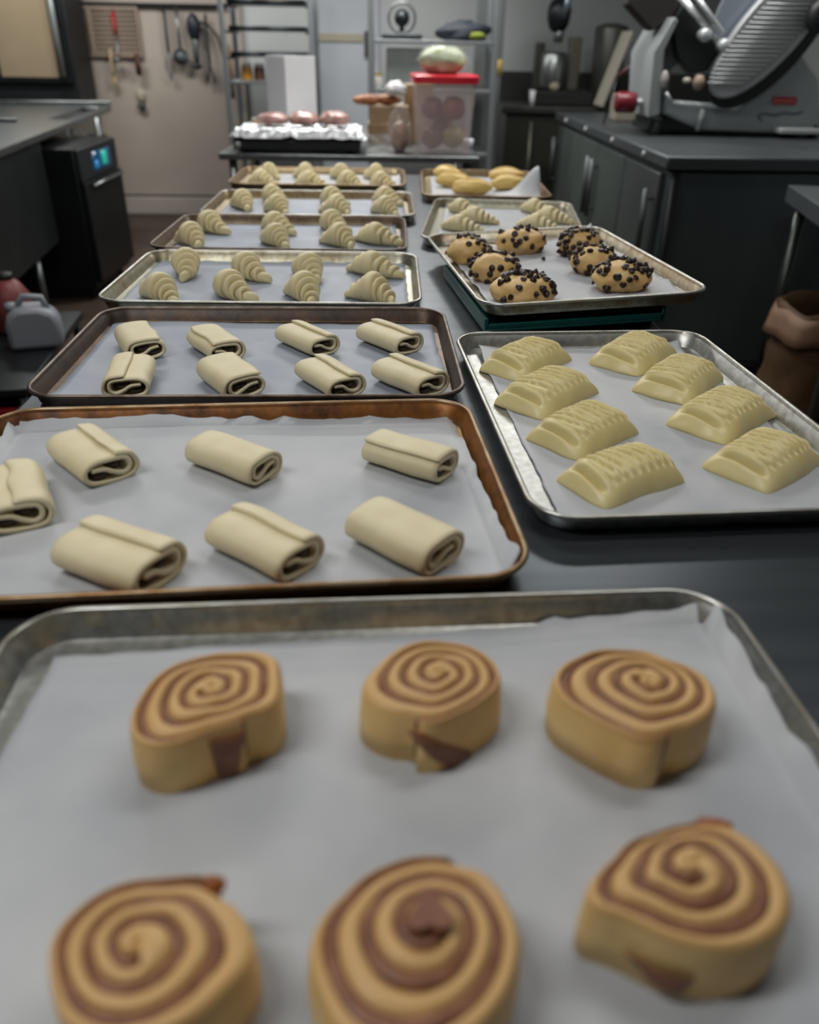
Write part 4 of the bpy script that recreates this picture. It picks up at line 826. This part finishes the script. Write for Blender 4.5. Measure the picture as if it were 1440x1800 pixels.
tag(MB().lathe([(.09,0),(.11,.02),(.13,.52),(.12,.54),(.05,.56)],24).build('stock_pot',mat('olive_grey_pot','5a5c55',.45,.5,'4d4f49',4),loc=(1.77,7.25,.98)),'tall olive-grey canister behind the leaning board','canister')
tag(MB().box(-.012,.012,-.12,.12,0,.50).build('cutting_board',mat('board_pale','9a958a',.5),loc=(1.58,6.60,1.0),rot=(0,.30,0),bevel=.004),'pale cutting board leaning on the rear counter','board')
# ---- slicer
sl=thing('meat_slicer','large grey metal meat slicer on the dark counter','slicer',(0,0,0))
slc=mat('slicer_grey','99a1a3',.45,.15,'8f9799',3); sll=mat('slicer_light','c2c8c9',.35,.4); sld=mat('slicer_dark','2b3231',.42,.5)
MB().prism([(1.445,1.082),(1.447,1.187),(1.492,1.136),(1.844,1.115),(1.897,1.194),(1.947,1.328),(2.041,1.420),(2.227,1.257),(2.320,0.992),(1.662,1.005)],4.60,4.95).build('housing',slc,sl,bevel=.012,smooth='auto')
MB().prism([(1.345,1.069),(1.320,1.358),(1.393,1.510),(1.418,1.496),(1.373,1.369),(1.400,1.083)],4.50,4.92).build('side_plate',mat('slicer_plate','8f9698',.45,.25),sl,bevel=.006,smooth='auto')
MB().prism([(1.433,1.061),(1.409,1.364),(1.457,1.490),(1.595,1.387),(1.472,1.283),(1.488,1.062)],4.66,4.90).build('back_plate',mat('slicer_back','66706f',.45,.25),sl,bevel=.006,smooth='auto')
MB().prism([(1.186,1.560),(1.327,1.449),(1.422,1.512),(1.474,1.598),(1.460,1.654),(1.194,1.649)],4.60,4.72).build('product_pusher',mat('pusher_brown','24211f',.5),sl,bevel=.008,smooth='auto')
MB().prism([(1.421,1.497),(1.477,1.607),(1.706,1.399),(1.644,1.280),(1.559,1.266),(1.471,1.341)],4.60,4.70).build('carriage_arm',sld,sl,bevel=.008,smooth='auto')
tr=MB(); q=[(1.436,1.179),(1.473,1.135),(1.823,1.112),(1.880,1.188)]; 
for a,b in zip(q,q[1:]): tr.bar((a[0],4.575,a[1]),(b[0],4.575,b[1]),.016,.02)
tr.build('trim_edge',sll,sl)
q=[(1.645,1.109),(1.636,1.008)]; MB().bar((q[0][0],4.58,q[0][1]),(q[1][0],4.58,q[1][1]),.022,.02).build('trim_edge',sll,sl)
q=[(1.426,1.599),(1.685,1.389)]; MB().bar((q[0][0],4.57,q[0][1]),(q[1][0],4.57,q[1][1]),.020,.03).build('arm_rail',sll,sl)
q=[(1.498,1.601),(1.666,1.447)]; MB().bar((q[0][0],4.55,q[0][1]),(q[1][0],4.55,q[1][1]),.012,.02).build('arm_rail',sll,sl)
q=[(1.674,1.394),(1.569,1.436)]; 
for c_ in q: MB().lathe([(.03,0),(.03,.05),(.02,.06)],16,Matrix.Translation((c_[0],4.56,c_[1]))@Matrix.Rotation(PI/2,4,'X')).build('knob',sll,sl)
# ridged gauge plate (ellipse) and blade guard behind it
def ell(cx,cz,a,b,ang,n=40): return [(cx+a*math.cos(t)*math.cos(ang)-b*math.sin(t)*math.sin(ang),cz+a*math.cos(t)*math.sin(ang)+b*math.sin(t)*math.cos(ang)) for t in [2*PI*k/n for k in range(n)]]
(c1,c2,c3_)=[(1.669,1.175),(2.122,1.749),(1.850,1.469)]
c1=Vector(c1);c2=Vector(c2); mid=(c1+c2)/2; ax=(c2-c1); an=math.atan2(ax.y,ax.x); La=ax.length/2
MB().prism(ell(mid.x+.035,mid.y-.035,La*1.03,.175,an),4.565,4.60).build('guard_ring',mat('slicer_rubber','15191b',.5),sl,smooth='auto')
MB().prism(ell(mid.x,mid.y,La,.150,an),4.505,4.56).build('gauge_plate',mat('gauge_plate','9a9ea1',.4,.35),sl,bevel=.01,smooth='auto')
for k in range(24):
    s_=-.80+1.6*k/23; hw=.128*math.sqrt(max(0,1-s_*s_)); cx=mid.x+La*s_*math.cos(an); cz=mid.y+La*s_*math.sin(an)
    # ridges run level across the plate
    hw=min(hw*1.25,.15); MB().bar((cx-hw,4.502,cz),(cx+hw*.9,4.502,cz),.006,.006).build('ridge',mat('gauge_ridge','b3b6b8',.4,.4),sl)
(b1,)=[(1.789,1.537)]; MB().prism(ell(b1[0],b1[1],.24,.14,an+.25),4.605,4.625).build('blade',mat('blade_steel','98a2b0',.35,.5),sl,smooth='auto')
(f1,f2,f3)=[(1.522,1.239),(1.581,1.232),(1.394,1.242)]
MB().blob((f1[0],4.54,f1[1]),(.02,.02,.014),3,.1).build('knob',mat('pale_knob','b9b6a8',.4),sl); MB().blob((f2[0],4.53,f2[1]),(.03,.03,.035),4,.1).build('thumb_screw',mat('tan_screw','9c8876',.45),sl); MB().blob((f3[0],4.50,f3[1]),(.02,.02,.04),5,.1).build('knob',mat('pale_knob2','a9a2a0',.4),sl)
q=[(1.641,1.195),(1.652,1.170)]; 
(g1,g2)=[(2.009,1.170),(2.132,1.135)]; lg=MB().box(g1[0],g2[0],4.588,4.5985,g2[1],g1[1]).build('red_badge',mat('badge_red','a62a33',.4),sl,bevel=.004)
for k in range(6):
    x=g1[0]+.015+k*(g2[0]-g1[0]-.03)/5; MB().box(x-.005,x+.004,4.5865,4.588,g2[1]+.012,g1[1]-.014).build('badge_letter',mat('badge_letter','c98a8a',.5),lg)
q=[(1.974,1.059),(1.951,1.080),(1.981,1.091),(2.035,1.084),(2.086,1.095),(2.142,1.091),(2.181,1.102)]; MB().tube([(x,4.597,z) for x,z in crom([Vector(p) for p in q],6)],.004,6).build('blue_script',mat('script_blue','3b4664',.5),sl)
q=[(1.477,1.065),(1.645,1.003),(1.387,1.069)]; MB().box(q[2][0],q[1][0],4.62,4.95,1.0,1.03).build('drip_tray',sld,sl,bevel=.004)
(m1,m2)=[(2.044,0.997),(2.245,0.995)]; MB().box(m1[0],m2[0]+.02,4.50,4.60,1.005,1.03).build('base_plate',sll,sl,bevel=.005)
(a1,a2)=[(1.377,1.041),(2.273,0.986)]
for x,y in((a1[0]+.05,4.62),(a2[0],4.62),(a1[0]+.12,4.9),(a2[0],4.9)): MB().lathe([(.03,.98),(.026,1.0),(.024,1.04)],14,Matrix.Translation((x,y,0))).build('foot',black,sl)
MB().box(a1[0]+.02,a2[0]+.04,4.61,4.94,1.0,1.06).build('base_pan',sld,sl,bevel=.006)
(n1,)=[(2.103,1.525)]
MB().lathe([(.05,0),(.075,.015),(.075,.05),(.05,.07)],20,Matrix.Translation((n1[0],4.50,n1[1]))@Matrix.Rotation(PI/2,4,'X')).build('thickness_knob',black,sl)
(k1,k2)=[(1.258,1.129),(1.342,1.135)]; 
MB().lathe([(.045,-.05),(.05,-.04),(.05,.04),(.045,.05)],18,Matrix.Translation((k1[0],4.66,k1[1]))@Matrix.Rotation(PI/2,4,'Y')).build('index_knob',mat('crimson_knob','6a1022',.35),sl)
MB().tube([(k1[0]+.04,4.66,k1[1]),(k2[0]+.04,4.66,k2[1])],.018,10).build('knob_shaft',sll,sl)
hb=[(1.337,1.231),(1.502,1.353)]; hbt=thing('knife','dark red handled knife steel propped beside the slicer','knife',(0,0,0)); MB().tube([(hb[0][0],5.2,hb[0][1]),(hb[1][0],5.2,hb[1][1])],.013,8).build('handle',mat('maroon_handle','43161d',.4),hbt); MB().bar((hb[0][0],5.2,hb[0][1]),(hb[0][0]-.05,5.2,.982),.012,.006).build('blade',dark_steel,hbt)
tag(MB().box(1.42,1.62,5.45,5.62,.98,1.13).build('steel_pan',mat('tan_box','8d877b',.5,0,'7c766a',6),bevel=.01),'tan metal box on the counter behind the red slicer knob','box')
# ---- small table and paper bag at right
st=thing('side_table','small grey steel-topped table at the right edge','table',(1.66,3.47,0),math.radians(-12))
MB().box(0,.9,-.95,0,.835,.9).build('table_top',mat('side_top','737a7c',.4,.7,'6a7173',4),st,bevel=.004)
for x,y in((.06,-.06),(.06,-.89),(.84,-.06),(.84,-.89)): MB().tube([(x,y,0),(x,y,.83)],.024,12).build('leg',mat('side_leg','565b58',.35,.85),st)
pb=thing('paper_bag','crumpled brown paper bag open at the top at the right edge','bag',(1.83,3.12,.0),.15)
bagm=mat('kraft_paper','5f4630',.75,0,'50391f',9,bump=.6,bscale=20); bagl=mat('kraft_fold','8a6c55',.7,0,'7a5d47',9,bump=.4)
def sheetring(pr_,seed,z0,z1,x,y):
    pass
prof=[]; n=36; vs=[]
for j in range(15):
    v=j/14; z=.50*v
    for k in range(n):
        t_=2*PI*k/n; cx=.24*math.copysign(abs(math.cos(t_))**.55,math.cos(t_)); cy=.16*math.copysign(abs(math.sin(t_))**.55,math.sin(t_))
        nz=noise.noise(Vector((cx*9,cy*9,z*9)))*.035+noise.noise(Vector((cx*25,cy*25,z*22)))*.012; s_=1+nz*3*(.3+v)-.08*v
        vs.append((cx*s_,cy*s_,z+(.05*noise.noise(Vector((cx*8,cy*8,2))) if j==14 else 0)))
MB().add(vs,[(j*n+k,j*n+(k+1)%n,(j+1)*n+(k+1)%n,(j+1)*n+k) for j in range(14) for k in range(n)]+[tuple(range(n-1,-1,-1))]).build('bag_body',bagm,pb,solid=.002)
vs=[]
for j in range(4):
    for k in range(n):
        t_=2*PI*k/n; cx=.24*math.copysign(abs(math.cos(t_))**.55,math.cos(t_)); cy=.16*math.copysign(abs(math.sin(t_))**.55,math.sin(t_)); s_=.98+.09*j/3+.06*noise.noise(Vector((cx*14,cy*14,5+j)))
        vs.append((cx*s_*1.02,cy*s_*1.05,.485-.035*j+.02*noise.noise(Vector((cx*10,cy*10,7)))))
MB().add(vs,[(j*n+k,j*n+(k+1)%n,(j+1)*n+(k+1)%n,(j+1)*n+k) for j in range(3) for k in range(n)]).build('rolled_cuff',bagl,pb,solid=.003)
tag(MB().blob((0,0,.0),(.10,.08,.10),12,.3,3).build('crumpled_paper',bagl,loc=(1.86,3.10,.40)),'crumpled tan paper inside the brown bag','paper')
